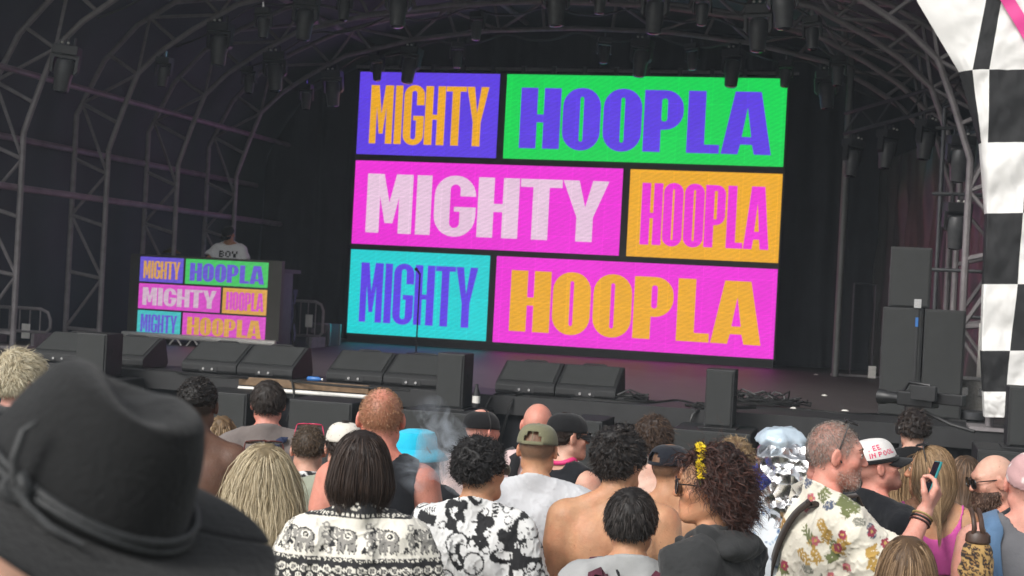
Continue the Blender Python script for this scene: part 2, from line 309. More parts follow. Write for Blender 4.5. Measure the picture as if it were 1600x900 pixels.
def glyph(ch, w, h, st):
    """polygons (list of (pts, faces)) of a heavy condensed letter w x h with stem st"""
    out = []
    P = lambda *p: out.append((list(p), [tuple(range(len(p)))]))
    hz = min(st * 0.62, h * 0.135)
    if ch == 'I': P((0,0),(w,0),(w,h),(0,h))
    elif ch == 'H':
        P((0,0),(st,0),(st,h*0.43),(w-st,h*0.43),(w-st,0),(w,0),(w,h),(w-st,h),(w-st,h*0.43+hz),(st,h*0.43+hz),(st,h),(0,h))
    elif ch == 'L': P((0,0),(w,0),(w,hz*1.05),(st,hz*1.05),(st,h),(0,h))
    elif ch == 'T': P((w/2-st/2,0),(w/2+st/2,0),(w/2+st/2,h-hz),(w,h-hz),(w,h),(0,h),(0,h-hz),(w/2-st/2,h-hz))
    elif ch == 'M':
        s = st * 0.86
        P((0,0),(s,0),(s,h*0.62),(w*0.5-s*0.30,h*0.17),(w*0.5+s*0.30,h*0.17),(w-s,h*0.62),(w-s,0),(w,0),(w,h),(w-s*1.25,h),(w/2,h*0.52),(s*1.25,h),(0,h))
    elif ch == 'Y':
        P((w/2-st/2,0),(w/2+st/2,0),(w/2+st/2,h*0.40),(w,h),(w-st*0.98,h),(w/2,h*0.56),(st*0.98,h),(0,h),(w/2-st/2,h*0.40))
    elif ch == 'A':
        a = w*0.24
        P((0,0),(st,0),(st+(a*0.17/0.9),h*0.16),(w-st-(a*0.17/0.9),h*0.16),(w-st,0),(w,0),(w-a,h),(a,h))
        # the counter is cut as a keyhole: rebuild as two legs with a bridge
        out.clear()
        c0, c1 = h*0.28, h*0.74
        xi = lambda z: st*1.0 + (w/2-st)*(z/(h*0.80))
        xo = lambda z: a*z/h
        P((0,0),(st*0.95,0),(xi(h*0.155),h*0.155),(w-xi(h*0.155),h*0.155),(w-st*0.95,0),(w,0),(w-xo(c0),c0),(xo(c0),c0))
        P((xo(c0),c0),(xi(c0),c0),(w/2,c1),(w/2,h),(a,h))
        P((w-xi(c0),c0),(w-xo(c0),c0),(w-a,h),(w/2,h),(w/2,c1))
    elif ch in 'OGP':
        r = w*0.48
        if ch == 'P':
            o_ = ring_pts(0, w, h*0.36, h, r*0.95); i_ = ring_pts(st, w-st*0.92, h*0.36+hz, h-hz, (w-st*1.92)*0.45)
            n = len(o_); k = n//4
            o2 = list(o_)
            for j in range(k, 2*k): o2[j] = (0, h)
            for j in range(2*k, 3*k): o2[j] = (0, h*0.36)
            out.append((o2 + i_, [(j, (j+1)%n, n+(j+1)%n, n+j) for j in range(n)]))
            P((0,0),(st,0),(st,h*0.36),(0,h*0.36))
        else:
            o_ = ring_pts(0, w, -h*0.012, h*1.012, r); i_ = ring_pts(st, w-st, hz, h-hz, (w-2*st)*0.49)
            n = len(o_); faces = [(j, (j+1)%n, n+(j+1)%n, n+j) for j in range(n)]
            if ch == 'G':
                faces = [q for q in faces if q[0] != n-1]
                out.append((o_ + i_, faces))
                P((w-st,h*0.67),(w,h*0.67),o_[0],i_[0])
                P(i_[-1],o_[-1],(w,h*0.49),(w-st,h*0.49)); P((w/2-0.02*w,h*0.41),(w-st,h*0.41),(w-st,h*0.49),(w/2-0.02*w,h*0.49))
            else: out.append((o_ + i_, faces))
    return out
FR = {'MIGHTY': [(0,.195),(.212,.275),(.288,.462),(.470,.639),(.644,.813),(.816,1)], 'HOOPLA': [(0,.165),(.174,.327),(.338,.492),(.500,.656),(.672,.80),(.806,1)]}
def word(txt, x0, x1, z0, z1, y, wide):
    b = MB(); W = x1 - x0; h = z1 - z0
    for ch, (a, c) in zip(txt, FR[txt]):
        w = (c - a) * W
        st = w if ch == 'I' else (FR['HOOPLA'][0][1] * 0.42 * W if txt == 'HOOPLA' else 0.066 * W)
        for pts, fc in glyph(ch, w, h, st):
            b.add([(x0 + a*W + p[0], y, z0 + p[1]) for p in pts], fc)
    return b
BLK = [('purple', 'orange', 'MIGHTY', (0, .343, .686, 1), (.030, .319, .728, .950)), ('green', 'purple', 'HOOPLA', (.360, 1, .686, 1), (.396, .972, .726, .951)),
       ('magenta', 'white', 'MIGHTY', (0, .643, .344, .662), (.033, .613, .389, .613)), ('orange', 'magenta', 'HOOPLA', (.660, 1, .344, .661), (.689, .977, .389, .613)),
       ('cyan', 'purple', 'MIGHTY', (0, .342, .003, .322), (.028, .315, .048, .274)), ('magenta', 'orange', 'HOOPLA', (.358, 1, .002, .322), (.395, .971, .047, .273))]
def led_wall(o, X0, X1, Z0, Z1, y, mats, clipz=None, dy=0.004):
    for c, t, txt, (u0, u1, v0, v1), (a0, a1, b0, b1) in BLK:
        fx = lambda u: X0 + u*(X1-X0); fz = lambda v: Z0 + v*(Z1-Z0)
        zlo = max(fz(v0), clipz if clipz else -1e9)
        blk = MB().add([(fx(u0),y,zlo),(fx(u1),y,zlo),(fx(u1),y,fz(v1)),(fx(u0),y,fz(v1))], [(0,1,2,3)]).build('colour_block', mats[c], o)
        word(txt, fx(a0), fx(a1), max(fz(b0), clipz + 0.006 if clipz else -1e9), fz(b1), y - dy, u1-u0 > 0.5).build('lettering', mats[t], blk)
o = empty('video_wall', (0, 0, 0), 'huge lit video wall with six colour blocks of lettering at the back of the stage', 'video screen')
MB().box(SX0 - 0.02, SX1 + 0.02, SY + 0.003, SY + 0.12, SZ0 - 0.02, SZ1 + 0.02).build('cabinet', m_led, o)
led_wall(o, SX0, SX1, SZ0, SZ1, SY, LE)
tb = MB().tube([(SX0 - 0.1, SY + 0.1, SZ1 + 0.09), (SX1 + 0.15, SY + 0.1, SZ1 + 0.09)], 0.026, 8); tb.build('hanging_bar', m_steel, o, smooth=True)
for k in range(14):
    x = SX0 + 0.2 + k * 0.47
    MB().box(x - 0.03, x + 0.03, SY + 0.06, SY + 0.14, SZ1 + 0.022, SZ1 + 0.14).build('hanging_clamp', m_dsteel, o)
MB().box(SX0, SX1, SY + 0.02, SY + 0.1, SZ, SZ0 - 0.022).build('ground_support', m_black, o)

# ---- DJ booth front: LED panels on white truss legs
def quad_frame(px, y): return [Py(a, b, y) for a, b in px]
bl = Pz(225, 540, SZ); DJY = 17.3
pTL, pTR, pBL, pBR = (Py(*q, DJY) for q in ((219, 402), (421, 409), (214, 521), (413, 528)))
dX0, dX1 = (pTL[0] + pBL[0]) / 2, (pTR[0] + pBR[0]) / 2; dZ1 = (pTL[2] + pTR[2]) / 2; dZc = (pBL[2] + pBR[2]) / 2
LD = {k: emis('dj_led_' + k, tuple(0.85 * c + 0.06 for c in v), 0.66, led=150) for k, v in COL.items()}
o = empty('dj_booth', (0, 0, 0), 'dj booth fronted by a small video screen with the same lettering as the big wall', 'dj booth')
hfull = (dZ1 - dZc) / 0.955
led_wall(o, dX0, dX1, dZ1 - hfull, dZ1, DJY, LD, clipz=dZc, dy=0.003)
m_taupe = mat('unlit_led', (0.06, 0.056, 0.046), 0.6, var=0.1)
sx0 = Py(201, 460, DJY)[0]; sx1 = Py(438, 468, DJY)[0]; zt = Py(205, 398, DJY)[2]; zb = Py(205, 520, DJY)[2]
zt = dZ1 + 0.03
MB().box(sx0, sx1, DJY + 0.003, DJY + 0.09, dZc - 0.01, zt).build('screen_panel', m_taupe, o)
MB().box(sx0 + 0.05, sx1 - 0.05, DJY + 0.095, DJY + 0.75, zt - 0.15, zt - 0.1).build('table_top', m_black, o)
bx0, bx1 = Py(193, 522, DJY)[0], Py(432, 533, DJY)[0]; zbar = dZc - 0.035
MB().tube([(bx0, DJY - 0.03, zbar), (bx1, DJY - 0.03, zbar)], 0.034, 10).build('truss_chord', m_white, o, smooth=True)
MB().tube([(bx0 + 0.15, DJY - 0.03, zbar - 0.15), (bx1, DJY - 0.03, zbar - 0.15)], 0.026, 10).build('truss_chord', m_white, o, smooth=True)
nb = 16
for k in range(nb):
    x0_ = bx0 + 0.15 + (bx1 - bx0 - 0.2) * k / nb; x1_ = bx0 + 0.15 + (bx1 - bx0 - 0.2) * (k + 1) / nb
    za, zb_ = (zbar, zbar - 0.15) if k % 2 else (zbar - 0.15, zbar)
    MB().tube([(x0_, DJY - 0.03, za), (x1_, DJY - 0.03, zb_)], 0.011, 6).build('truss_web', m_white, o, smooth=True)
for x in (bx0 + 0.2, bx1 - 0.1): MB().box(x - 0.03, x + 0.03, DJY + 0.1, DJY + 0.6, SZ, zt - 0.15).build('leg', m_dsteel, o)
m_deckgear = mat('dj_gear', (0.02, 0.02, 0.022), 0.4)
for k, xx in enumerate((dX0 + 0.35, dX0 + 0.85, dX0 + 1.3)):
    d_ = MB().box(xx - 0.17, xx + 0.17, DJY + 0.25, DJY + 0.6, zt - 0.098, zt - 0.03).build('media_player' if k != 1 else 'mixer', m_deckgear, bevel=0.008)
    tag(d_, ['black media player on the dj booth, at the drum kit end', 'black mixer on the dj booth between the two players', 'black media player on the dj booth in front of the dj'][k], 'mixer' if k == 1 else 'player')
# ================================================================== lights hung from the arches
def make_light(spot=True):
    o = empty('moving_light', (0, 0, 0))
    if spot:
        MB().box(-0.15, 0.15, -0.1, 0.1, -0.16, -0.05).build('base', m_fix, o, bevel=0.012)
        MB().box(-0.012, 0.012, -0.015, 0.015, -0.05, 0.03).box(-0.09, -0.066, -0.015, 0.015, -0.05, 0.05).box(0.066, 0.09, -0.015, 0.015, -0.05, 0.05).build('clamp', m_dsteel, o)
        for sx in (-0.035, 0.035): MB().lathe([(0.012, -0.012), (0.018, 0.0), (0.012, 0.012)], 10, M=Matrix.Translation((sx, -0.11, -0.03))).build('clamp_glint', m_white, o, smooth=True)  # white beads put in for the bright reflections off the clamps
        MB().prism([(-0.165, -0.15), (0.165, -0.15), (0.165, -0.34), (0.135, -0.38), (0.125, -0.38), (0.125, -0.2), (-0.125, -0.2), (-0.125, -0.38), (-0.135, -0.38), (-0.165, -0.34)], 0.09, Matrix.Translation((0, 0.045, 0)) @ Matrix.Rotation(math.radians(90), 4, 'X')).build('yoke', m_fix, o, bevel=0.006)
        MB().lathe([(0.06, -0.2), (0.098, -0.22), (0.112, -0.27), (0.112, -0.38), (0.1, -0.42), (0.09, -0.56), (0.084, -0.58)], 20).build('head', m_fixhead, o, smooth=True)
        MB().lathe([(0.076, -0.582), (0.06, -0.595), (0.01, -0.602)], 16).build('lens', m_lens, o, smooth=True)
    else:
        MB().box(-0.1, 0.1, -0.08, 0.08, -0.13, -0.05).build('base', m_fix, o, bevel=0.01)
        MB().box(-0.012, 0.012, -0.015, 0.015, -0.05, 0.03).build('clamp', m_chrome, o)
        MB().prism([(-0.12, -0.12), (0.12, -0.12), (0.12, -0.3), (0.095, -0.3), (0.095, -0.16), (-0.095, -0.16), (-0.095, -0.3), (-0.12, -0.3)], 0.06, Matrix.Translation((0, 0.03, 0)) @ Matrix.Rotation(math.radians(90), 4, 'X')).build('yoke', m_fix, o, bevel=0.005)
        MB().lathe([(0.04, -0.17), (0.075, -0.19), (0.08, -0.25), (0.066, -0.4), (0.062, -0.44)], 18).build('head', m_fixhead, o, smooth=True)
        MB().lathe([(0.055, -0.442), (0.04, -0.452), (0.01, -0.455)], 14).build('lens', m_lens, o, smooth=True)
    return o
def arch_z(x):
    a = abs(x - SCX)
    for (a0, z0_), (a1, z1_) in zip(PROF[1:-1], PROF[2:]):
        if a1 <= a <= a0: return z0_ + (z1_ - z0_) * (a0 - a) / max(a0 - a1, 1e-6)
    return PROF[-1][1]
LIGHTS = [(4, [(480, 112, 0), (520, 95, 1), (590, 88, 0), (645, 80, 1), (715, 72, 0), (945, 68, 0), (1005, 75, 1), (1080, 90, 0), (1147, 95, 1), (1228, 112, 0), (1290, 118, 1)]),
          (2, [(260, 66, 0), (345, 50, 1), (410, 40, 0), (480, 8, 1), (540, 15, 0), (623, -12, 1), (868, -14, 1), (937, 5, 0), (1025, 10, 1), (1097, 15, 0), (1185, 30, 1), (1268, 45, 0)]),
          (1, [(112, -30, 1), (1220, -20, 1)]), (3, [(390, 120, 0), (430, 62, 1), (750, -20, 0), (1310, 75, 0)])]
LNAME = {4: 'rear arch', 3: 'fourth arch', 2: 'middle arch', 1: 'second arch'}
ORD = ['nearest', 'second from', 'third from', 'fourth from', 'fifth from', 'sixth from', 'seventh from']
protoL = {0: make_light(False), 1: make_light(True)}; usedL = {0: False, 1: False}
for ai, items in LIGHTS:
    cnt = {0: 0, 1: 0}
    for px, py, kind in sorted(items, reverse=True):
        x = Py(px, py, AY[ai])[0]; z = arch_z(x) - 0.075
        o = protoL[kind] if not usedL[kind] else copy_tree(protoL[kind]); usedL[kind] = True
        o.location = (x, AY[ai], z); o.rotation_euler = (random.uniform(-.12, .05), random.uniform(-.1, .1), random.uniform(-0.4, 0.4))
        s = 0.95 if kind else 0.9; o.scale = (s, s, s)
        tag(o, ('large black moving spotlight' if kind else 'small black wash light') + ' under the ' + LNAME[ai] + ', ' + ORD[cnt[kind]] + ' the banner end', 'stage light', ('spotlights' if kind else 'wash lights') + ' hung under the ' + LNAME[ai]); cnt[kind] += 1
# ladder of lights beside the banner
o = empty('light_ladder', (0.72, 15.2, SZ), 'steel ladder frame carrying two stacked moving lights beside the chequered banner', 'light frame')
for dx in (-0.2, 0.3): MB().tube([(dx, 0, 0.002), (dx, 0, 2.95)], 0.022, 8).build('upright', m_dsteel, o, smooth=True)
for z in (0.9, 1.35, 2.1, 2.75): MB().tube([(-0.28, -0.02, z), (0.36, -0.02, z)], 0.018, 8).build('crossbar', m_dsteel, o, smooth=True)
for z, l in ((2.72, 'black moving spotlight on the upper bar of the ladder frame'), (2.06, 'black moving spotlight on the lower bar of the ladder frame')):
    q = copy_tree(protoL[1]); q.location = (0.69, 15.14, SZ + z); q.rotation_euler = (0.1, 0, 0.3); q.scale = (0.85,) * 3; tag(q, l, 'stage light', 'spotlights on the ladder frame')
# lights on the tarpaulin side truss
o = empty('side_truss', (0, 0, 0), 'dark truss slung across the wing beside the video wall with hanging lights', 'truss')
A_ = Vector((-0.55, 19.0, 4.35)); B_ = Vector((0.75, 17.4, 4.55))
for dz in (0, 0.26): MB().tube([A_ + Vector((0, 0, dz)), B_ + Vector((0, 0, dz))], 0.024, 8).build('chord', m_dsteel, o, smooth=True)
for k in range(7):
    t0 = A_.lerp(B_, k/7); t1 = A_.lerp(B_, (k+1)/7); up = Vector((0, 0, 0.26))
    MB().tube([t0 + (up if k % 2 else up*0), t1 + (up*0 if k % 2 else up)], 0.013, 6).build('web', m_dsteel, o, smooth=True)
for k, t in enumerate((0.1, 0.42, 0.75)):
    q = copy_tree(protoL[1]); q.location = A_.lerp(B_, t) - Vector((0, 0, 0.07)); q.rotation_euler = (0, 0.1, 0.9); q.scale = (0.85,) * 3
    tag(q, 'black spotlight hanging from the dark wing truss, ' + ['nearest the video wall', 'in the middle', 'nearest the banner'][k], 'stage light', 'spotlights on the wing truss')
tag(MB().tube([tuple(Py(1305, 580, 20)[:2]) + (SZ + 0.005,), tuple(Py(1305, 580, 20)[:2]) + (5.6,)], 0.045, 10).build('support_pole', mat('pole_grey', (0.16, 0.16, 0.155), 0.5, 0.3), smooth=True), 'tall grey pole standing beside the video wall', 'pole')
o = empty('drape_frame', (-0.35, 20.3, SZ), 'low thin steel frame standing by the foot of the tall pole', 'frame')
for x, y in ((0, 0), (0.28, 0.1)): MB().tube([(x, y, 0.002), (x, y, 1.25)], 0.014, 6).build('upright', m_dsteel, o, smooth=True)
MB().tube([(-0.25, -0.05, 0.02), (0.75, 0.15, 0.02)], 0.018, 6).build('foot_bar', m_steel, o, smooth=True)
MB().tube([(0, 0, 1.25), (0.28, 0.1, 1.25)], 0.014, 6).build('top_bar', m_dsteel, o, smooth=True)
tag(MB().box(0.0, 0.1, 0, 0.05, 0, 0.16).build('junction_box', m_white), 'small white box standing by the foot of the low steel frame', 'box').location = Py(1357, 570, 20.3)
bpy.data.objects['junction_box'].location.z = SZ + 0.001

# ================================================================== floor monitors
def wedge(px_l, px_r, ybase, n_seen, labels, rz=0.0, py_l=590, py_r=600):
    pa = Pz(px_l, py_l, SZ); pb = Pz(px_r, py_r, SZ)
    d = Vector((pb[0]-pa[0], 0, 0)); wtot = d.length; wd = wtot / 2 - 0.008
    out = []
    for k in range(2):
        x = pa[0] + k * (wtot / 2) + 0.004
        o = empty('floor_monitor', (x, ybase, SZ + 0.009), labels[k], 'monitor speaker', 'wedge monitors along the stage lip')
        # side profile in (y, z): audience sees the low back, sloping grille towards the camera side
        prof = [(0.0, 0.03), (0.02, 0.0), (0.48, 0.0), (0.52, 0.04), (0.44, 0.265), (0.41, 0.28), (0.37, 0.275), (0.03, 0.105), (0.0, 0.08)]
        Mx = Matrix(((0, 0, 1, 0), (1, 0, 0, 0), (0, 1, 0, 0), (0, 0, 0, 1)))
        MB().prism(prof, wd, Mx).build('cabinet', m_cab, o, bevel=0.008)
        # grille
        g = MB(); nrm = Vector((0, -0.447, 0.894)).normalized(); e = 0.004
        a_ = Vector((0, 0.055, 0.1205)); b_ = Vector((0, 0.362, 0.274))
        q = [Vector((0.03, 0, 0)) + a_, Vector((wd-0.03, 0, 0)) + a_, Vector((wd-0.03, 0, 0)) + b_, Vector((0.03, 0, 0)) + b_]
        g.add([p - nrm*0.004 for p in q] + [p + nrm*e for p in q], [(3,2,1,0),(4,5,6,7),(0,1,5,4),(1,2,6,5),(2,3,7,6),(3,0,4,7)]).build('grille', m_grille, o)
        for sx in (-1, 1):
            MB().tube([(wd*0.5 + sx*0.045, -0.004, 0.045), (wd*0.5 + sx*0.045, -0.02, 0.045)], 0.012, 10).build('connector', m_chrome, o, smooth=True)
        MB().box(wd*0.5-0.085, wd*0.5+0.085, -0.004, 0.001, 0.02, 0.07).build('connector_plate', m_black, o)
        MB().tube([(wd*0.3, 0.41, 0.278), (wd*0.35, 0.41, 0.288), (wd*0.65, 0.41, 0.288), (wd*0.7, 0.41, 0.278)], 0.008, 6).build('handle', m_black, o, smooth=True)
        out.append(o)
    return out
wedge(40, 222, 12.66, 2, ['wedge monitor at the drum kit end of the stage lip', 'second wedge monitor from the drum kit end of the stage lip'], py_l=566, py_r=578)
wedge(272, 460, 12.66, 2, ['wedge monitor before the dj booth, the one nearer the drum kit', 'wedge monitor before the dj booth, the one nearer the video wall'], py_l=583, py_r=594)
wedge(512, 694, 12.70, 2, ['wedge monitor below the blue lettering, nearer the dj booth', 'wedge monitor half hidden by an upright front fill speaker'], py_l=597, py_r=609)
wedge(786, 980, 12.78, 2, ['wedge monitor below the orange lettering, nearer the dj booth', 'wedge monitor with coiled cables lying beside it'], py_l=612, py_r=622)

# ================================================================== speakers in front of and on the stage
def speaker(name, x0, x1, y0, y1, z0, z1, label, grille=True, cat='speaker', group=None, rz=0.0, top_inset=0.0):
    cx, cy = (x0+x1)/2, y0
    o = empty(name, (cx, cy, z0), label, cat, group, rz)
    hx = (x1-x0)/2; dy = y1-y0; h = z1-z0
    MB().box(-hx, hx, 0, dy, 0, h).build('cabinet', m_cab, o, bevel=0.012)
    if grille: MB().box(-hx+0.018, hx-0.018, -0.012, 0.004, 0.018, h-0.018).build('grille', m_grille, o, bevel=0.004)
    for sx in (-1, 1):
        MB().box(sx*(hx+0.001)-0.004, sx*(hx+0.001)+0.004, dy*0.35, dy*0.65, h*0.55, h*0.63).build('handle', m_black, o)
    return o
def px_box(pl, pr, pt, pb, y): 
    a = Py((pl+pr)/2, pb, y); b = Py((pl+pr)/2, pt, y); l = Py(pl, pb, y); r = Py(pr, pb, y); return l[0], r[0], a[2], b[2]
for k, (pl, pr, pt, pb, y) in enumerate([(116, 164, 520, 590, 12.0), (679, 722, 552, 640, 11.95), (1099, 1144, 577, 670, 11.9), (1572, 1625, 605, 702, 11.6)]):
    x0, x1, z0, z1 = px_box(pl, pr, pt, pb, y)
    sub_l = ['black subwoofer under the upright speaker behind the hat', 'black subwoofer in the pit carrying an upright front fill speaker', 'black subwoofer under the speaker beside the coiled cables', 'black subwoofer in front of the chequered banner']
    top_l = ['upright front fill speaker standing before the wedge monitors at the drum kit end', 'upright front fill speaker below the gap between the blue and orange lettering', 'upright front fill speaker beside the coiled cables on the stage lip', 'upright front fill speaker in front of the chequered banner']
    s = speaker('front_fill_speaker', x0, x1, y, y + 0.3, z0 + 0.012, z1, top_l[k], group='front fill speakers')
    MB().box(-0.15, 0.15, -0.04, 0.34, -0.01, 0.0).build('base_plate', m_black, s)
    speaker('subwoofer', x0 - 0.22, x1 + 0.17, y - 0.25, y + 0.42, GZ, z0, sub_l[k], group='subwoofers along the pit')
for k, (pl, pr, pt, pb, y, l) in enumerate([(300, 382, 612, 700, 11.9, 'low black subwoofer beside the man with the fade haircut'), (446, 545, 626, 740, 11.6, 'low black subwoofer with dark lid behind the pink sunglasses'), (884, 936, 656, 760, 11.2, 'tall black subwoofer in the pit beside the man with pink lanyard')]):
    x0, x1, z0, z1 = px_box(pl, pr, pt, pb, y)
    speaker('subwoofer', x0, x1, y, y + 0.55, GZ, z1, l, group='subwoofers along the pit')
# side fill stack
x0, x1, z0, z1 = px_box(1371, 1502, 482, 645, 13.35)
speaker('bass_cabinet', x0, (x0+x1)/2 - 0.004, 13.35, 14.0, SZ + 0.009, z1, 'tall bass cabinet of the side stack, nearer the video wall', group='bass cabinets of the side stack')
speaker('bass_cabinet', (x0+x1)/2 + 0.004, x1, 13.35, 14.0, SZ + 0.009, z1, 'tall bass cabinet of the side stack, nearer the banner', group='bass cabinets of the side stack')
a0, a1, b0, b1 = px_box(1387, 1453, 386, 482, 13.5)
speaker('side_fill_speaker', a0, a1, 13.5, 13.95, z1, b1, 'grey front side fill speaker standing on the bass cabinets', group=None)
o = empty('ratchet_strap', ((x0+x1)/2 - 0.06, 13.32, z1 - 0.62), 'thin black strap with blue tag over the bass cabinets', 'strap')
MB().box(-0.012, 0.012, 0.0, 0.006, -0.35, 0.62).build('webbing', m_black, o)
MB().box(-0.012, 0.012, -0.003, 0.0, 0.46, 0.54).build('tag', m_bluebottle, o)
MB().box(-0.03, 0.03, -0.01, 0.03, 0.624, 0.70).build('buckle', m_chrome, o)
# cases on the wing
def flight_case(loc, w, d, h, label, rz=0, m=None):
    o = empty('flight_case', loc, label, 'flight case', None, rz)
    MB().box(-w/2, w/2, 0, d, 0, h).build('shell', m or mat('case_laminate', (0.05, 0.05, 0.052), 0.45), o)
    e = 0.014
    for sx in (-1, 1):
        for y in (0, d):
            MB().box(sx*w/2 - e, sx*w/2 + e, y - e, y + e, -0.001, h + 0.001).build('edge_profile', m_chrome, o)
    for z in (0, h):
        MB().box(-w/2 - 0.001, w/2 + 0.001, -e, e, z - e, z + e).build('edge_profile', m_chrome, o)
    for sx in (-0.25, 0.25): MB().box(sx*w - 0.03, sx*w + 0.03, -0.02, 0.002, h*0.55, h*0.55 + 0.07).build('catch', m_chrome, o)
    return o
p = Py(1516, 630, 13.9); flight_case((p[0] + 0.02, 13.9, SZ + 0.016), 0.3, 0.35, 0.34, 'small pale front amplifier case standing between side stack and banner', m=mat('amp_front', (0.28, 0.27, 0.25), 0.5, var=0.3, vscale=40))
p = Py(1517, 650, 13.6); tag(MB().lathe([(0.1, 0), (0.13, 0.01), (0.13, 0.07), (0.1, 0.08)], 18).build('cable_drum', m_dsteel, smooth=True), 'round dark cable drum lying before the pale amplifier case', 'cable drum').location = (p[0], 13.55, SZ + 0.009)
tag(MB().box(-0.02, 0.02, 0, 0.03, 0, 0.85).build('white_batten', m_white), 'upright white batten leaning by the ladder frame', 'batten').location = (Py(1531, 560, 14.4)[0], 14.4, SZ + 0.001)

# ================================================================== chequered banner on the front arch leg
m_bw = mat('banner_white', (0.70, 0.69, 0.67), 0.6, var=0.04, vscale=5, bump=0.25, bscale=9)
m_bb = mat('banner_black', (0.022, 0.022, 0.023), 0.7, var=0.1, vscale=5, bump=0.1, bscale=9, spec=0.2)
m_bp = mat('banner_pink', (0.66, 0.04, 0.25), 0.55, var=0.08, vscale=5)
BNY = 12.38
ROWS = [-120, 0, 108, 222, 333, 444, 548, 612, 652]
# column edges (px) at each row line: outer edge first
EDG = [[1380, 1562, 1588, 1680, 1790, 1900], [1436, 1541, 1565, 1640, 1740, 1860], [1500, 1520, 1546, 1612, 1700, 1810], [1531, 1534, 1544, 1606, 1690, 1800], [1540, 1541, 1543, 1598, 1680, 1790], [1536, 1536.5, 1537, 1590, 1672, 1780], [1533, 1533.5, 1534, 1578, 1660, 1765], [1536, 1536.5, 1537, 1572, 1652, 1755], [1538, 1538.5, 1539, 1570, 1648, 1750]]
CLR = [[1, 0, 1, 0, 1], [1, 0, 1, 0, 1], [0, 1, 0, 1, 0], [1, 1, 1, 0, 1], [0, 0, 0, 1, 0], [1, 1, 1, 0, 1], [0, 0, 0, 1, 0], [1, 1, 1, 0, 1]]
# first rows: white field, one slanted black bar, white, pink trim
S = 16; Wb = Waves(21, 16, 0.12, 0.5); Wc = Waves(22, 12, 0.05, 0.14)
nr = (len(ROWS)-1)*S + 1; nc = 5*S + 1; PB = np.zeros((nr, nc, 3)); mi = np.zeros((nr-1, nc-1), int)
for i in range(nr):
    r = min(i // S, len(ROWS)-2); tr = i / S - r; py = ROWS[r]*(1-tr) + ROWS[r+1]*tr
    for j in range(nc):
        c = min(j // S, 4); tc = j / S - c; e0 = EDG[r][c]*(1-tc) + EDG[r][c+1]*tc; e1 = EDG[r+1][c]*(1-tc) + EDG[r+1][c+1]*tc
        p = Py(e0*(1-tr) + e1*tr, py, BNY); q = 0.02 * Wb(p[0], 0, p[2]) + 0.014 * max(0, 0.8 - abs(Wc(p[0], 0, p[2])))**1.5
        edge = min(1, j / 10); PB[i, j] = (p[0], BNY + q * edge + 0.16 * (1 - min(1, j / (2*S + 3)))**2, p[2])
for r in range(len(ROWS)-1):
    for c in range(5): mi[r*S:(r+1)*S, c*S:(c+1)*S] = 0 if CLR[r][c] else 1
ban = grid_obj('chequered_banner', PB, [m_bw, m_bb], mi=mi)
tag(ban, 'black and white chequered banner with creases wrapping the front arch leg', 'banner')
# pink trim tape along the slanted outer edge
pk = []
for t in np.linspace(-1.6, 3.2, 50):
    a = Py(1563 + 37*t, 0 + 62*t, BNY - 0.035); b = Py(1582 + 37*t, -8 + 62*t, BNY - 0.035); wv = 0.006*math.sin(t*9); pk.append([(a[0], a[1]+wv, a[2]), (b[0], b[1]+wv, b[2])])
grid_obj('pink_trim', np.array(pk), m_bp, ban)

# ================================================================== microphone stand
p = Pz(648, 549, SZ); o = empty('microphone_stand', (p[0], 19.0, SZ), 'thin black straight microphone stand before the cyan block', 'mic stand')
p = Py(650, 549, 19.0); o.location.x = p[0]
MB().lathe([(0.13, 0.0), (0.13, 0.012), (0.03, 0.02), (0.013, 0.03)], 16).build('base', m_black, o, smooth=True)
MB().tube([(0, 0, 0.02), (0, 0, 1.08)], 0.011, 8).build('pole', m_black, o, smooth=True)
MB().tube([(0, 0, 1.07), (-0.02, -0.07, 1.12), (-0.025, -0.11, 1.135)], [0.012, 0.016, 0.024], 8).build('microphone', m_black, o, smooth=True)

# ================================================================== steel crowd barrier and case behind the dj booth
def barrier(loc, rz, w, h, label, n=7):
    o = empty('steel_barrier', loc, label, 'barrier', None, rz); r = 0.12
    fr = [(0, 0, 0.2), (0, 0, h-r), (r*0.3, 0, h-r*0.3), (r, 0, h), (w-r, 0, h), (w-r*0.3, 0, h-r*0.3), (w, 0, h-r), (w, 0, 0.2), (w-0.05, 0, 0.15), (0.05, 0, 0.15), (0, 0, 0.2)]
    MB().tube(fr, 0.02, 8).build('frame', m_steel, o, smooth=True)
    for k in range(1, n): MB().tube([(w*k/n, 0, 0.15), (w*k/n, 0, h)], 0.009, 6).build('bar', m_steel, o, smooth=True)
    for x in (w*0.12, w*0.88): MB().box(x-0.02, x+0.02, -0.25, 0.25, 0.0, 0.14).build('foot', m_steel, o)
    MB().box(w*0.55, w*0.55 + 0.1, -0.015, -0.005, h - 0.35, h - 0.18).build('plate', m_white, o)
    return o
p0 = Py(441, 520, 18.9); p1 = Py(500, 525, 18.9)
barrier((p0[0] + 0.03, 18.9, SZ + 0.003), 0.0, p1[0]-p0[0], 0.62, 'steel crowd barrier section standing behind the end of the dj booth', 5)
p = Py(505, 525, 19.3); flight_case((p[0] - 0.05, 19.25, SZ + 0.016), 0.32, 0.4, 0.3, 'black flight case with metal edges beside the steel barrier')
q0 = Py(0, 520, 14.9); barrier((q0[0] - 0.35, 15.2, SZ + 0.003), 0.12, 0.75, 0.42, 'low steel barrier section at the drum kit wing', 6)
o = empty('cable_bundle', (Py(455, 530, 18.1)[0], 18.1, SZ), 'bundle of tied purple and black cables by the end of the dj booth', 'cables')
m_pur = mat('purple_webbing', (0.16, 0.14, 0.3), 0.6, var=0.5, vscale=30)
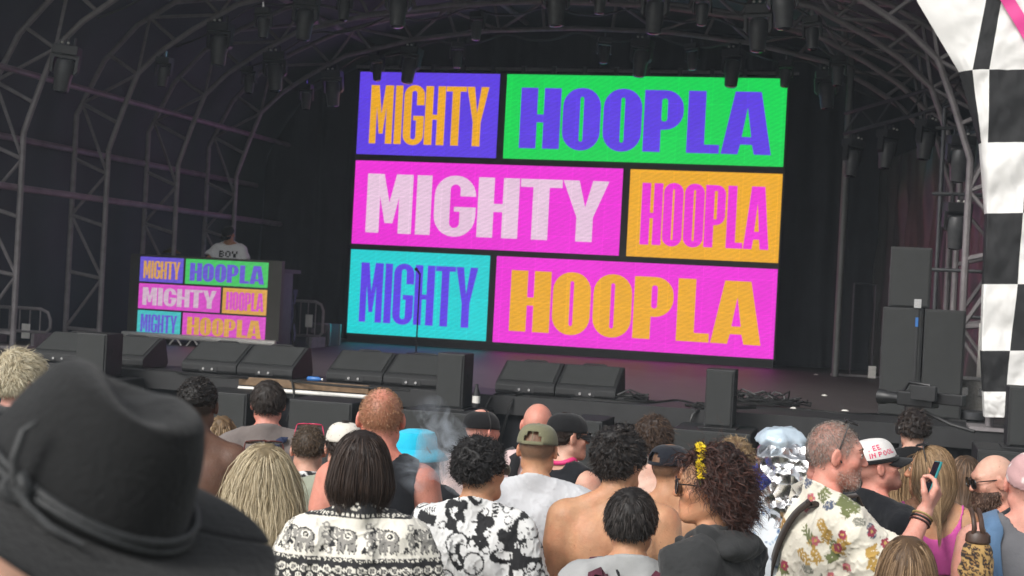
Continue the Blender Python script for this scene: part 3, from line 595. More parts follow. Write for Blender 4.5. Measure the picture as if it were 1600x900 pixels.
for k in range(6):
    a = random.uniform(-.06, .06); MB().tube([(a, 0.02*k, 0.0), (a + random.uniform(-.05, .05), 0.01*k, 0.2), (a*0.7, 0, 0.45), (random.uniform(-.05, .05), 0, 0.78)], 0.014, 6).build('cable', m_pur if k % 2 else m_black, o, smooth=True)
# ================================================================== drum kit in the dark wing
m_shell = mat('drum_shell', (0.11, 0.05, 0.045), 0.35, var=0.3, vscale=15); m_skin = mat('drum_head', (0.35, 0.34, 0.32), 0.6); m_brass = mat('cymbal_brass', (0.42, 0.3, 0.1), 0.3, 0.9)
kb = Py(150, 500, 19.4); o = empty('drum_kit', (kb[0], 19.4, SZ), 'drum kit with cymbals standing in the dark wing behind the arch legs', 'drum kit')
RX = Matrix.Rotation(math.radians(90), 4, 'X')
MB().lathe([(0.27, -0.22), (0.28, -0.2), (0.28, 0.2), (0.27, 0.22)], 24, M=Matrix.Translation((0, 0, 0.29)) @ RX).build('bass_drum', m_shell, o, smooth=True)
MB().lathe([(0.255, 0.221), (0.25, 0.226)], 24, M=Matrix.Translation((0, 0, 0.29)) @ RX).build('drum_head', m_skin, o)
for x, z, r in ((-0.22, 0.72, 0.15), (0.2, 0.72, 0.16), (0.62, 0.45, 0.2)):
    MB().lathe([(r, -0.11), (r, 0.11)], 20, M=Matrix.Translation((x, 0.08, z)) @ Matrix.Rotation(0.25, 4, 'X')).build('tom', m_shell, o, smooth=True)
for x, y, z in ((-0.7, 0.1, 1.05), (0.75, 0.2, 1.12), (-0.45, 0.3, 0.85), (1.0, 0.0, 0.95)):
    st = MB().tube([(x, y, 0.02), (x, y, z)], 0.012, 6)
    for a in (0.3, 2.4, 4.5): st.tube([(x, y, 0.3), (x + 0.2*math.cos(a), y + 0.2*math.sin(a), 0.012)], 0.009, 6)
    st.build('cymbal_stand', m_chrome, o, smooth=True)
    MB().lathe([(0.19, -0.012), (0.19, -0.008), (0.05, 0.006), (0.03, 0.02), (0.0, 0.024)], 22, M=Matrix.Translation((x, y, z)) @ Matrix.Rotation(0.2, 4, 'Y')).build('cymbal', m_brass, o, smooth=True)
p = Py(268, 392, 19.0); o = empty('cymbal_stand', (p[0], 19.0, SZ), 'tan cymbal on a stand showing above the dj booth', 'cymbal')
MB().tube([(0, 0, 0), (0, 0, p[2] - SZ)], 0.012, 6).build('stand', m_chrome, o, smooth=True)
MB().lathe([(0.13, -0.03), (0.125, -0.02), (0.06, 0.03), (0.02, 0.05), (0.0, 0.052)], 20, M=Matrix.Translation((0, 0, p[2] - SZ))).build('cymbal', m_brass, o, smooth=True)
# ================================================================== cables and litter along the lip
def cable(pts, r, label, m=m_cable, name='cable', n=6):
    P = []
    for i in range(len(pts)-1):
        for t in np.linspace(0, 1, 6, endpoint=False):
            p0 = np.array(pts[max(i-1, 0)]); p1_ = np.array(pts[i]); p2_ = np.array(pts[i+1]); p3 = np.array(pts[min(i+2, len(pts)-1)])
            P.append(0.5*((2*p1_) + (-p0+p2_)*t + (2*p0-5*p1_+4*p2_-p3)*t*t + (-p0+3*p1_-3*p2_+p3)*t**3))
    P.append(np.array(pts[-1])); return tag(MB().tube(P, r, n).build(name, m, smooth=True), label, 'cable')
def heap(px, py, rad, n, label, seed):
    g = random.Random(seed); c = Pz(px, py, SZ); o = empty('cable_heap', (c[0], c[1], SZ + 0.008), label, 'cables')
    for k in range(n):
        pts = []; a0 = g.uniform(0, 6.3); rr = rad * g.uniform(0.45, 1.0); cx, cy = g.uniform(-.3, .3)*rad, g.uniform(-.12, .12)*rad; turns = g.uniform(0.8, 1.8)
        for i in range(22):
            a = a0 + turns*2*math.pi*i/21; pts.append((cx + rr*1.5*math.cos(a)*(1 + 0.15*math.sin(3*a)), cy + rr*0.5*math.sin(a), 0.012 + 0.022*k*abs(math.sin(a*1.7 + k)) * g.uniform(0.4, 1)))
        MB().tube(pts, 0.009, 5).build('cable', m_cable, o, smooth=True)
    return o
heap(965, 627, 0.2, 6, 'heap of coiled black cables beside the wedge monitor', 1)
heap(1190, 634, 0.26, 8, 'tangled heap of black cables on the bare stage lip', 2)
heap(1520, 652, 0.14, 4, 'small tangle of cables at the foot of the banner', 3)
heap(1105, 641, 0.14, 3, 'few loops of cable behind the front fill speaker', 4)
zc = SZ + 0.012
cable([(*Pz(880, 622, SZ)[:2], zc), (*Pz(1000, 632, SZ)[:2], zc), (*Pz(1060, 628, SZ)[:2], zc), (*Pz(1120, 640, SZ)[:2], zc), (*Pz(1180, 636, SZ)[:2], zc)], 0.012, 'black cable winding along the lip between the two cable heaps')
cable([(*Pz(1180, 640, SZ)[:2], zc), (-1.45, SF - 0.045, SZ), (-1.5, SF - 0.06, 0.9), (-1.62, SF - 0.08, 0.3)], 0.012, 'black cable dropping over the stage lip into the pit')
cable([(*Pz(800, 617, SZ)[:2], zc), (-3.25, SF - 0.04, SZ - 0.02), (-3.35, SF - 0.07, 0.8), (-3.5, SF - 0.07, 0.2)], 0.011, 'black cable hanging down the skirt below the orange lettering')
cable([(*Pz(820, 617, SZ)[:2], zc), (-3.05, SF - 0.04, SZ - 0.02), (-3.15, SF - 0.07, 0.8), (-3.3, SF - 0.07, 0.2)], 0.011, 'second black cable hanging down the skirt, beside the first')
cable([(*Pz(230, 578, SZ)[:2], zc), (*Pz(330, 590, SZ)[:2], zc), (*Pz(420, 594, SZ)[:2], zc), (*Pz(520, 604, SZ)[:2], zc), (*Pz(640, 612, SZ)[:2], zc)], 0.011, 'long black cable lying along the lip before the wedge monitors')
cable([(*Pz(1240, 640, SZ)[:2], zc), (*Pz(1320, 648, SZ)[:2], zc), (*Pz(1400, 650, SZ)[:2], zc), (*Pz(1510, 660, SZ)[:2], zc)], 0.010, 'thin black cable running from the tangle to the side stack')
cable([(Py(462, 600, SF)[0], SF - 0.09, SZ + 0.01), (Py(466, 615, SF)[0], SF - 0.1, 1.1), (Py(455, 640, SF)[0], SF - 0.1, 0.9)], 0.01, 'black cable looped over the white rail')
o = empty('water_bottle', (Pz(488, 598, SZ)[0], SF + 0.1, SZ + 0.032), 'blue capped clear water bottle lying on the stage lip', 'bottle')
MB().lathe([(0.014, -0.07), (0.022, -0.06), (0.022, 0.04), (0.01, 0.06), (0.01, 0.07)], 14, M=Matrix.Rotation(math.radians(90), 4, 'Y')).build('bottle_body', m_bluebottle, o, smooth=True)
MB().lathe([(0.011, 0.07), (0.011, 0.082)], 12, M=Matrix.Rotation(math.radians(90), 4, 'Y')).build('cap', m_white, o, smooth=True)
p = Py(732, 640, 11.95); o = empty('drink_bottle', (p[0] + 0.035, 12.05, p[2] + 0.012), 'dark bottle with pale label standing beside the front fill speaker', 'bottle')
MB().lathe([(0.03, 0), (0.032, 0.01), (0.032, 0.12), (0.013, 0.17), (0.013, 0.2)], 14).build('bottle_body', m_black, o, smooth=True)
MB().lathe([(0.0335, 0.04), (0.0335, 0.1)], 14).build('paper_label', m_white, o, smooth=True)
for k, (px, py, l) in enumerate([(1275, 587, 'crumpled white paper scrap on the stage floor nearer the pole'), (1288, 620, 'crumpled white paper scrap on the stage floor nearer the lip'), (1320, 644, 'flat white tape scrap on the stage lip nearer the camera operator'), (1240, 640, 'flat white tape scrap by the cable tangle')]):
    c = Pz(px, py, SZ); tag(MB().lathe([(0.0, 0.0), (0.035, 0.003), (0.02, 0.012), (0.0, 0.014)], 7).build('paper_scrap', m_white), l, 'litter').location = (c[0], c[1], SZ + 0.009)

# ================================================================== cables slung along the arches
for ai in (1, 2, 3, 4):
    pts = []
    for k in range(25):
        x = SCX - 4.2 + 8.4*k/24; pts.append((x, AY[ai] + 0.05, arch_z(x) - 0.05 - 0.10*abs(math.sin(k*math.pi/3))))
    cable(pts, 0.014, 'black power cable swagged along the ' + ['', 'second arch', 'middle arch', 'fourth arch', 'rear arch'][ai] + ' from light to light', n=5)
# ================================================================== people: smooth bodies from joined rounded volumes
f32 = np.float32
def rotm(rz=0, rx=0, ry=0):
    """turn about z (to the person's left), nod about x (up is positive), tilt about y (to the person's right is positive)"""
    cz, sz = math.cos(rz), math.sin(rz); cx, sx = math.cos(rx), math.sin(rx); cy, sy = math.cos(ry), math.sin(ry)
    return np.array([[cz,-sz,0],[sz,cz,0],[0,0,1]]) @ np.array([[cy,0,sy],[0,1,0],[-sy,0,cy]]) @ np.array([[1,0,0],[0,cx,-sx],[0,sx,cx]])
def RC(a, b, r0, r1=None, k=0.03, op=1): return ('rc', np.array(a, float), np.array(b, float), r0, r0 if r1 is None else r1, k, op)
def EL(c, r, k=0.03, op=1, R=None): return ('el', np.array(c, float), np.array(r, float), np.eye(3) if R is None else R, None, k, op)
def prim_d(p, X, Y, Z):
    if p[0] == 'rc':
        a, b = p[1], p[2]; ba = b - a; l2 = float(ba @ ba) + 1e-9
        x, y, z = X - f32(a[0]), Y - f32(a[1]), Z - f32(a[2])
        t = np.clip((x*f32(ba[0]) + y*f32(ba[1]) + z*f32(ba[2])) / f32(l2), 0, 1)
        return np.sqrt((x - t*f32(ba[0]))**2 + (y - t*f32(ba[1]))**2 + (z - t*f32(ba[2]))**2) - (f32(p[3]) + f32(p[4]-p[3])*t)
    c, r, R = p[1], p[2], p[3]
    x, y, z = X - f32(c[0]), Y - f32(c[1]), Z - f32(c[2])
    if R is not None and not np.allclose(R, np.eye(3)):
        R = R.astype(f32); x, y, z = R[0,0]*x+R[1,0]*y+R[2,0]*z, R[0,1]*x+R[1,1]*y+R[2,1]*z, R[0,2]*x+R[1,2]*y+R[2,2]*z
    k0 = np.sqrt((x/f32(r[0]))**2 + (y/f32(r[1]))**2 + (z/f32(r[2]))**2); k1 = np.sqrt((x/f32(r[0]**2))**2 + (y/f32(r[1]**2))**2 + (z/f32(r[2]**2))**2) + f32(1e-6)
    return k0*(k0-1)/k1
def smin(a, b, k):
    h = np.clip(f32(0.5) + f32(0.5/k)*(b-a), 0, 1); return b + (a-b)*h - f32(k)*h*(1-h)
def comb(F, d, p):
    return smin(F, d, p[5]) if p[6] > 0 else -smin(-F, d, p[5])
def prim_box(p):
    if p[0] == 'rc': r = max(p[3], p[4]); return np.minimum(p[1], p[2]) - r, np.maximum(p[1], p[2]) + r
    r = np.full(3, p[2].max()) if not np.allclose(p[3], np.eye(3)) else p[2]; return p[1] - r, p[1] + r
def sdf_points(prims, P):
    P = P.astype(f32); F = np.full(len(P), 1.0, f32)
    for p in prims: F = comb(F, prim_d(p, P[:,0], P[:,1], P[:,2]), p)
    return F
def sdf_grad(prims, P, e=0.002):
    g = np.stack([sdf_points(prims, P + np.eye(3)[i]*e) - sdf_points(prims, P - np.eye(3)[i]*e) for i in range(3)], 1)
    return g / (np.linalg.norm(g, axis=1)[:, None] + 1e-9)
def sdf_grid(prims, xs, ys, zs, m=0.09):
    F = np.full((len(xs), len(ys), len(zs)), 0.3, f32)
    for p in prims:
        lo, hi = prim_box(p); s = [slice(max(np.searchsorted(a, lo[i]-m)-1, 0), np.searchsorted(a, hi[i]+m)+1) for i, a in enumerate((xs, ys, zs))]
        sub = F[s[0], s[1], s[2]]
        if sub.size == 0: continue
        F[s[0], s[1], s[2]] = comb(sub, prim_d(p, xs[s[0]][:,None,None], ys[s[1]][None,:,None], zs[s[2]][None,None,:]), p)
    return F
def axis(lo, hi, coarse, zones=()):
    """spacing 'coarse', refined to step st within (centre, half) zones"""
    v = [lo]
    while v[-1] < hi:
        s = coarse
        for c, h, st in zones:
            if c - h - coarse <= v[-1] <= c + h: s = min(s, st)
        v.append(v[-1] + s)
    return np.array(v, f32)
def surface_nets(F, xs, ys, zs):
    s = F < 0
    c = [s[i:s.shape[0]-1+i, j:s.shape[1]-1+j, k:s.shape[2]-1+k] for i in (0,1) for j in (0,1) for k in (0,1)]
    n = sum(a.astype(np.int8) for a in c); act = (n > 0) & (n < 8)
    I, J, K = np.nonzero(act); idx = np.full(act.shape, -1, np.int64); idx[I, J, K] = np.arange(len(I))
    off = [(i, j, k) for i in (0,1) for j in (0,1) for k in (0,1)]
    val = [F[I+a, J+b, K+d] for a, b, d in off]
    acc = np.zeros((len(I), 3)); cnt = np.zeros(len(I))
    for a in range(8):
        for b in range(a+1, 8):
            da = np.array(off[b]) - np.array(off[a])
            if np.abs(da).sum() != 1: continue
            va, vb = val[a], val[b]; x = (va < 0) != (vb < 0); t = np.where(x, va / np.where(x, va - vb, 1), 0)
            acc += (np.array(off[a])[None] + da[None]*t[:, None]) * x[:, None]; cnt += x
    pos = acc / cnt[:, None] + np.stack([I, J, K], 1)
    V = np.stack([np.interp(pos[:, i], np.arange(len(a)), a) for i, a in enumerate((xs, ys, zs))], 1)
    Q = []
    for ax in range(3):
        sl0 = [slice(None)]*3; sl1 = [slice(None)]*3; sl0[ax] = slice(0, -1); sl1[ax] = slice(1, None)
        a, b = s[tuple(sl0)], s[tuple(sl1)]; i, j, k = np.nonzero(a != b); g = np.stack([i, j, k], 1)
        u, v = [(1, 2), (2, 0), (0, 1)][ax]
        ok = (g[:, u] > 0) & (g[:, v] > 0) & (g[:, u] < F.shape[u]-1) & (g[:, v] < F.shape[v]-1); g = g[ok]; sg = a[tuple(g.T)]
        def cell(du, dv):
            h = g.copy(); h[:, u] -= du; h[:, v] -= dv; return idx[tuple(h.T)]
        q = np.stack([cell(1, 1), cell(0, 1), cell(0, 0), cell(1, 0)], 1); q[~sg] = q[~sg][:, ::-1]; Q.append(q)
    return V, np.concatenate(Q)
def fast_mesh(name, V, Q, col=None, smooth=True):
    me = bpy.data.meshes.new(name); me.vertices.add(len(V)); me.vertices.foreach_set('co', np.asarray(V, f32).ravel())
    n = len(Q); k = Q.shape[1]; me.loops.add(n*k); me.loops.foreach_set('vertex_index', np.asarray(Q, np.int32).ravel())
    me.polygons.add(n); me.polygons.foreach_set('loop_start', np.arange(0, n*k, k, dtype=np.int32))
    try: me.polygons.foreach_set('loop_total', np.full(n, k, np.int32))
    except Exception: pass
    me.update(calc_edges=True); me.validate()
    if col is not None:
        at = me.color_attributes.new('Col', 'FLOAT_COLOR', 'POINT'); c4 = np.ones((len(V), 4), f32); c4[:, :3] = col; at.data.foreach_set('color', c4.ravel())
    if smooth: me.polygons.foreach_set('use_smooth', np.ones(len(me.polygons), bool))
    return me

m_skin_ = mat('skin', (0.5, 0.3, 0.2), 0.5, attr='Col', var=0.17, vscale=17, bump=0.22, bscale=110, spec=0.4, sss=0.12, detail=8, blotch=0.55)
m_hair = mat('hair', (0.1, 0.05, 0.03), 0.52, attr='Col', var=0.2, vscale=30, spec=0.3)
m_print = mat('printed_cloth', (1, 1, 1), 0.85, attr='Col', var=0.05, vscale=30, bump=0.25, bscale=60, sheen=0.1)
def cloth(name, col, rough=0.9, bump=0.35): return mat('cloth_' + name, col, rough, var=0.09, vscale=9, bump=bump, bscale=38, sheen=0.15, spec=0.2)
m_glass = mat('sunglass_lens', (0.012, 0.012, 0.014), 0.12, spec=0.8)
m_gframe = mat('sunglass_frame', (0.015, 0.013, 0.013), 0.3)
m_pinkplastic = mat('pink_plastic', (0.75, 0.04, 0.13), 0.3)

SKIN = dict(pale=(0.60, 0.36, 0.27), pink=(0.64, 0.33, 0.26), tan=(0.53, 0.29, 0.165), brown=(0.30, 0.155, 0.085), dark=(0.12, 0.062, 0.04), burn=(0.62, 0.28, 0.21), fair=(0.64, 0.41, 0.32))

def head_prims(h):
    """in head coordinates: origin mid head, +y is the face, +z the crown"""
    fem = h.get('fem', False); j = 0.9 if fem else 1.0
    L = [EL((0, -0.018, 0.022), (0.077, 0.097, 0.092), 0.02), EL((0, 0.028, -0.012), (0.066, 0.07, 0.088), 0.03),
         EL((0, 0.022, -0.058), (0.056*j, 0.062, 0.058), 0.03), RC((-0.022*j, 0.07, -0.094), (0.022*j, 0.07, -0.094), 0.02, None, 0.025),
         RC((-0.05*j, 0.0, -0.066), (-0.02*j, 0.066, -0.097), 0.02, 0.016, 0.03), RC((0.05*j, 0.0, -0.066), (0.02*j, 0.066, -0.097), 0.02, 0.016, 0.03),
         RC((-0.034, 0.081, 0.026), (0.034, 0.081, 0.026), 0.0145 if not fem else 0.012, None, 0.018),
         EL((-0.042, 0.066, -0.022), (0.024, 0.022, 0.02), 0.02), EL((0.042, 0.066, -0.022), (0.024, 0.022, 0.02), 0.02)]
    for s in (-1, 1): L.append(EL((s*0.033, 0.103, 0.004), (0.02, 0.016, 0.013), 0.014, -1))
    L += [RC((0, 0.095, 0.014), (0, 0.118, -0.026), 0.0068, 0.0095, 0.009), EL((0, 0.112, -0.031), (0.0155, 0.011, 0.0085), 0.007),
          RC((-0.018, 0.092, -0.057), (0.018, 0.092, -0.057), 0.008, None, 0.008), RC((-0.016, 0.0905, -0.07), (0.016, 0.0905, -0.07), 0.0085, None, 0.007), RC((-0.022, 0.102, -0.0635), (0.022, 0.102, -0.0635), 0.0028, None, 0.004, -1)]
    for s in (-1, 1):
        L += [EL((s*0.033, 0.0855, 0.003), (0.015, 0.013, 0.0125), 0.006)]
        R = rotm(s*0.45, -0.15, 0)
        L += [EL((s*0.083, -0.006, -0.006), (0.010, 0.022, 0.034), 0.006, 1, R), EL((s*0.094, 0.0, -0.003), (0.006, 0.011, 0.018), 0.005, -1, R)]
    out = []
    for q in L:
        if q[0] == 'rc': out.append(('rc', q[1]*np.array([1, .9, 1]), q[2]*np.array([1, .9, 1]), *q[3:]))
        else: out.append(('el', q[1]*np.array([1, .9, 1]), q[2]*np.array([1, .92, 1]), *q[3:]))
    return out
def xf_prims(prims, R, t):
    out = []
    for p in prims:
        if p[0] == 'rc': out.append(('rc', R @ p[1] + t, R @ p[2] + t, p[3], p[4], p[5], p[6]))
        else: out.append(('el', R @ p[1] + t, p[2], R @ p[3], p[4], p[5], p[6]))
    return out
def hand_prims(W, dirv, palm_n, side, curl=0.5, grip=None):
    """hand at wrist W pointing along dirv; palm faces palm_n; side +1 when the thumb lies along cross(dir, palm_n)"""
    d = np.array(dirv, float); d /= np.linalg.norm(d); n = np.array(palm_n, float); n -= d*(n @ d); n /= np.linalg.norm(n); x = np.cross(d, n) * side
    L = []
    for t in (-0.028, -0.009, 0.010, 0.028): L.append(RC(W + x*t*0.6, W + d*0.085 + x*t, 0.0155, 0.0125, 0.012))
    for t, ln in zip((-0.03, -0.0105, 0.0095, 0.029), (0.062, 0.078, 0.084, 0.075)):
        b = W + d*0.085 + x*t; a0 = curl*0.5; segs = (0.42, 0.32, 0.26); q = b; ang = 0
        for si, fr in enumerate(segs):
            ang += curl*(0.75 if si == 0 else 0.95); v = d*math.cos(ang) + n*math.sin(ang); q2 = q + v*ln*fr
            L.append(RC(q, q2, 0.0094 - 0.0009*si, 0.0088 - 0.001*si, 0.004)); q = q2
    b = W + d*0.022 + x*0.026; q = b + (d*0.55 + x*0.7 + n*0.35)*0.048; q2 = q + (d*0.85 + x*0.1 + n*0.5*(0.4+curl))*0.042
    L += [RC(b, q, 0.015, 0.0115, 0.012), RC(q, q2, 0.0112, 0.009, 0.005)]
    return L
DEF_ARM = {-1: ((-0.238, -0.03, 1.14), (-0.25, 0.06, 0.90)), 1: ((0.238, -0.03, 1.14), (0.25, 0.06, 0.90))}
HL_Y = [-0.12, -0.07, -0.04, -0.012, 0.012, 0.03, 0.05, 0.075, 0.11]; HL_Z = [-0.05, -0.05, -0.045, -0.012, -0.005, -0.015, 0.03, 0.062, 0.072]

class Person:
    def __init__(s, sp):
        s.sp = sp; bw = sp.get('bw', 1.0); ff = sp.get('ff', 1.0); fem = sp.get('fem', False)
        s.Rh = rotm(sp.get('hy', 0), sp.get('hp', 0), sp.get('hr', 0)); piv = np.array([0, 0.005, 1.535]) + np.array(sp.get('hoff', (0, 0, 0)))
        s.hc = piv + s.Rh @ np.array([0, 0.018, 0.10])
        s.headp = xf_prims(head_prims(sp), s.Rh, s.hc)
        tr = [EL((0, 0.005, 0.95), (0.17*ff, 0.12*ff, 0.14)), EL((0, 0.012, 1.10), (0.148*ff, 0.108*ff, 0.17), 0.06), EL((0, 0.0, 1.28), (0.168*bw*(0.5+0.5*ff), 0.112*ff, 0.185), 0.05),
              RC((-0.145*bw, -0.012, 1.402), (0.145*bw, -0.012, 1.402), 0.058, None, 0.04)]
        for g in (-1, 1):
            tr += [EL((g*0.085*bw, -0.066*ff, 1.30), (0.068, 0.042, 0.095), 0.05), RC((g*0.022, -0.016, 1.505), (g*0.15*bw, -0.012, 1.43), 0.036, 0.042, 0.035)]
            if fem: tr += [EL((g*0.068, 0.085, 1.245), (0.06, 0.06, 0.06), 0.03)]
        tr += [RC((0, -0.125*ff, 1.02), (0, -0.128*ff, 1.40), 0.012, None, 0.03, -1)] if sp.get('spine', True) else []
        s.trunk = tr
        s.neck = [RC((0, -0.012, 1.42), piv + s.Rh @ np.array([0, 0.0, 0.04]), 0.058*(0.88 if fem else 1)*sp.get('nk', 1), 0.053*(0.86 if fem else 1)*sp.get('nk', 1), 0.03)]
        s.arms = {}; s.armJ = {}
        aw = sp.get('aw', 0.88 if fem else 1.0)
        for g in (-1, 1):
            E_, W_ = sp.get('arm', {}).get(g, DEF_ARM[g]); S_ = np.array((g*0.178*bw, -0.012, 1.398)); E_ = np.array(E_, float); W_ = np.array(W_, float)
            if g not in sp.get('arm', {}): E_[0] += g*0.05*(bw-1)*4*0.24; W_[0] += g*0.05*(bw-1)*4*0.24
            s.armJ[g] = (S_, E_, W_)
            s.arms[g] = [RC(S_, E_, 0.058*aw, 0.042*aw, 0.035), RC(S_, S_ + (E_-S_)*0.35, 0.063*aw, 0.055*aw, 0.03), RC(E_, W_, 0.043*aw, 0.029*aw, 0.015), RC(E_ + (W_-E_)*0.08, E_ + (W_-E_)*0.5, 0.046*aw, 0.038*aw, 0.02)]
        s.hands = []; s.handz = []
        for g in (-1, 1):
            S_, E_, W_ = s.armJ[g]; hs_ = sp.get('hand', {}).get(g)
            if hs_: d, n, side, curl = hs_
            else: d, n, side, curl = (W_-E_), (-g, 0, 0), 1 if g > 0 else -1, 0.5
            hp = hand_prims(W_, d, n, side, curl); s.hands += hp
            if hs_: s.handz.append(W_ + np.array(d)/np.linalg.norm(d)*0.08)
        s.legs = []
        for g in (-1, 1):
            s.legs += [RC((g*0.085, 0.0, 0.92), (g*0.1, 0.012, 0.5), 0.095, 0.06, 0.04), RC((g*0.1, 0.012, 0.5), (g*0.11, -0.02, 0.09), 0.06, 0.042, 0.02), RC((g*0.105, -0.04, 0.045), (g*0.125, 0.14, 0.034), 0.042, 0.033, 0.03)]
        s.all = s.trunk + s.neck + s.arms[-1] + s.arms[1] + s.hands + s.legs + s.headp
        # place it: the crown of the head (hair or hat included) is seen at pixel top, at depth d
        tz = sp.get('tz', 0.018); top_local = s.hc + s.Rh @ np.array([0, -0.02, 0.115]) + np.array([0, 0, tz])
        T = Pd(sp['top'][0], sp['top'][1], sp['d']); s.base = sp.get('base', GZ)
        s.s = (T[2] - s.base) / top_local[2]; yaw = sp.get('yaw', 0.0); c, n = math.cos(yaw), math.sin(yaw)
        off = np.array([c*top_local[0] - n*top_local[1], n*top_local[0] + c*top_local[1]]) * s.s
        s.loc = (T[0] - off[0], T[1] - off[1], s.base); s.h = 1.75 * s.s
        s.root = empty('person', s.loc, sp['label'], 'person', sp.get('group'), yaw); s.root.scale = (s.s,)*3
        if DEBUG: print('person d=%.1f h=%.2f %s' % (sp['d'], s.h, sp['label']))
    def hair_g(s, Pl):
        return Pl[:, 2] - np.interp(Pl[:, 1], HL_Y, HL_Z) - s.sp.get('hairline', 0.0)
    def to_head(s, P): return (P - s.hc) @ s.Rh
    def from_head(s, P): return np.asarray(P) @ s.Rh.T + s.hc
    def body(s):
        sp = s.sp; hz = [] ; step = sp.get('hstep', 0.0075); c = s.hc
        lo = np.min([prim_box(p)[0] for p in s.all], 0) - 0.03; hi = np.max([prim_box(p)[1] for p in s.all], 0) + 0.03
        zx = [(c[0], 0.115, step)] + [(h[0], 0.085, 0.006) for h in s.handz]; zy = [(c[1], 0.14, step)] + [(h[1], 0.085, 0.006) for h in s.handz]
        zz = [(c[2], 0.15, step), (1.2, 0.36, 0.016)] + [(h[2], 0.085, 0.006) for h in s.handz]
        xs, ys, zs = axis(lo[0], hi[0], 0.019, zx), axis(lo[1], hi[1], 0.019, zy), axis(lo[2], hi[2], 0.05, zz)
        V, Q = surface_nets(sdf_grid(s.all, xs, ys, zs), xs, ys, zs)
        col = np.tile(np.array(SKIN[sp['skin']]), (len(V), 1)); Pl = s.to_head(V); onh = np.linalg.norm(Pl, axis=1) < 0.16
        def mix(m, c_): nonlocal col; m = np.clip(m, 0, 1)[:, None]; col = col*(1-m) + np.array(c_)*m
        base = np.array(SKIN[sp['skin']])
        gs = lambda ctr, r: np.exp(-(((Pl - np.array(ctr))/np.array(r))**2).sum(1))
        red = base*np.array([1.0, 0.72, 0.68])
        mix(0.55*gs((0, 0.115, -0.028), (0.02,)*3) + 0.4*gs((0.05, 0.07, -0.03), (0.03,)*3) + 0.4*gs((-0.05, 0.07, -0.03), (0.03,)*3) + 0.7*gs((0.085, 0, 0), (0.02, 0.04, 0.05)) + 0.7*gs((-0.085, 0, 0), (0.02, 0.04, 0.05)), red)
        mix(1.1*gs((0, 0.1, -0.0635), (0.026, 0.02, 0.0115)), base*np.array([0.82, 0.45, 0.45]))
        mix(0.35*gs((0.033, 0.1, 0.0), (0.02, 0.02, 0.012)) + 0.35*gs((-0.033, 0.1, 0.0), (0.02, 0.02, 0.012)), base*np.array([0.6, 0.5, 0.5]))
        if sp.get('red'): mix(0.5*np.exp(-((V[:, 2]-1.5)/0.09)**2) * (V[:, 1] < 0.03), base*np.array([1.02, 0.66, 0.6]))
        if 'stubble' in sp:
            cs, am = sp['stubble']; g = s.hair_g(Pl); mix(am*np.clip(g/0.02, 0, 1)*onh*(np.abs(Pl[:, 0]) < 0.083), cs)
            if sp.get('baldspot'): mix(0.85*gs((0.0, -0.045, 0.10), (0.05, 0.05, 0.05)), base)
        if 'beardtint' in sp:
            cs, am = sp['beardtint']; b = np.clip((-0.045 - Pl[:, 2] + 0.25*np.clip(Pl[:, 1]-0.06, 0, 1)*0)/0.02, 0, 1) * np.clip((Pl[:, 1]+0.005)/0.02, 0, 1) * np.clip((Pl[:, 2]+0.125)/0.02, 0, 1)*onh; b = b*(1-gs((0, 0.1, -0.0635), (0.022, 0.02, 0.01))); mix(am*b, cs)
        o = link('body', fast_mesh('body', V, Q, col), m_skin_, s.root); s.V = V; s.Q = Q; return o
    def bodyprims_noarms(s): return s.trunk
    def garment(s, name, m, kind='tee', thick=0.014, fold=0.012, step=0.012, sleeve=0.62, zlo=0.84, neck=1.0, seed=0, colf=None, stepz=None, hood=False):
        """cloth shell that follows the trunk (and upper arms), cut clean at neck, cuffs and hem"""
        sp = s.sp; pr = [p for p in s.trunk if p[6] > 0]
        lo = np.array([-0.33, -0.24, zlo-0.04]); hi = np.array([0.33, 0.24, 1.60])
        sleeves = []
        if kind in ('tee', 'long', 'shirt', 'hoodie'):
            for g in (-1, 1):
                S_, E_, W_ = s.armJ[g]; sleeves.append((S_, E_, W_)); pts = [S_, E_] + ([W_] if kind in ('long', 'hoodie') else [])
                lo = np.minimum(lo, np.min(pts, 0) - 0.09); hi = np.maximum(hi, np.max(pts, 0) + 0.09)
        xs, ys, zs = axis(lo[0], hi[0], step), axis(lo[1], hi[1], step), axis(lo[2], hi[2], stepz or step)
        X, Y, Z = xs[:, None, None], ys[None, :, None], zs[None, None, :]
        Ft = sdf_grid(pr + ([RC((0, -0.012, 1.42), (0, -0.008, 1.56), 0.060*(0.9 if sp.get('fem') else 1)*sp.get('nk', 1), 0.056*(0.9 if sp.get('fem') else 1)*sp.get('nk', 1), 0.03)] if kind not in ('tank', 'bikini') else []), xs, ys, zs, 0.12)
        if kind not in ('tank', 'bikini'): # cloth hangs: bridge the small of the back
            Ft = smin(Ft, prim_d(EL((0, -0.01, 1.12), (0.165*sp.get('ff', 1), 0.118*sp.get('ff', 1), 0.30)), X, Y, Z), 0.05)
        for S_, E_, W_ in sleeves:
            if kind in ('long', 'hoodie'):
                d = smin(prim_d(RC(S_, E_, 0.072, 0.056), X, Y, Z), prim_d(RC(E_, W_, 0.055, 0.042), X, Y, Z), 0.02); ax = (W_-E_)/np.linalg.norm(W_-E_); end = W_ - ax*0.01
            else:
                loose = 0.079 if kind == 'tee' else 0.088
                d = prim_d(RC(S_, S_ + (E_-S_)*1.0, 0.074, loose), X, Y, Z); ax = (E_-S_)/np.linalg.norm(E_-S_); end = S_ + (E_-S_)*sleeve
            d = np.maximum(d, (X-f32(end[0]))*f32(ax[0]) + (Y-f32(end[1]))*f32(ax[1]) + (Z-f32(end[2]))*f32(ax[2]))
            Ft = smin(Ft, d, 0.03)
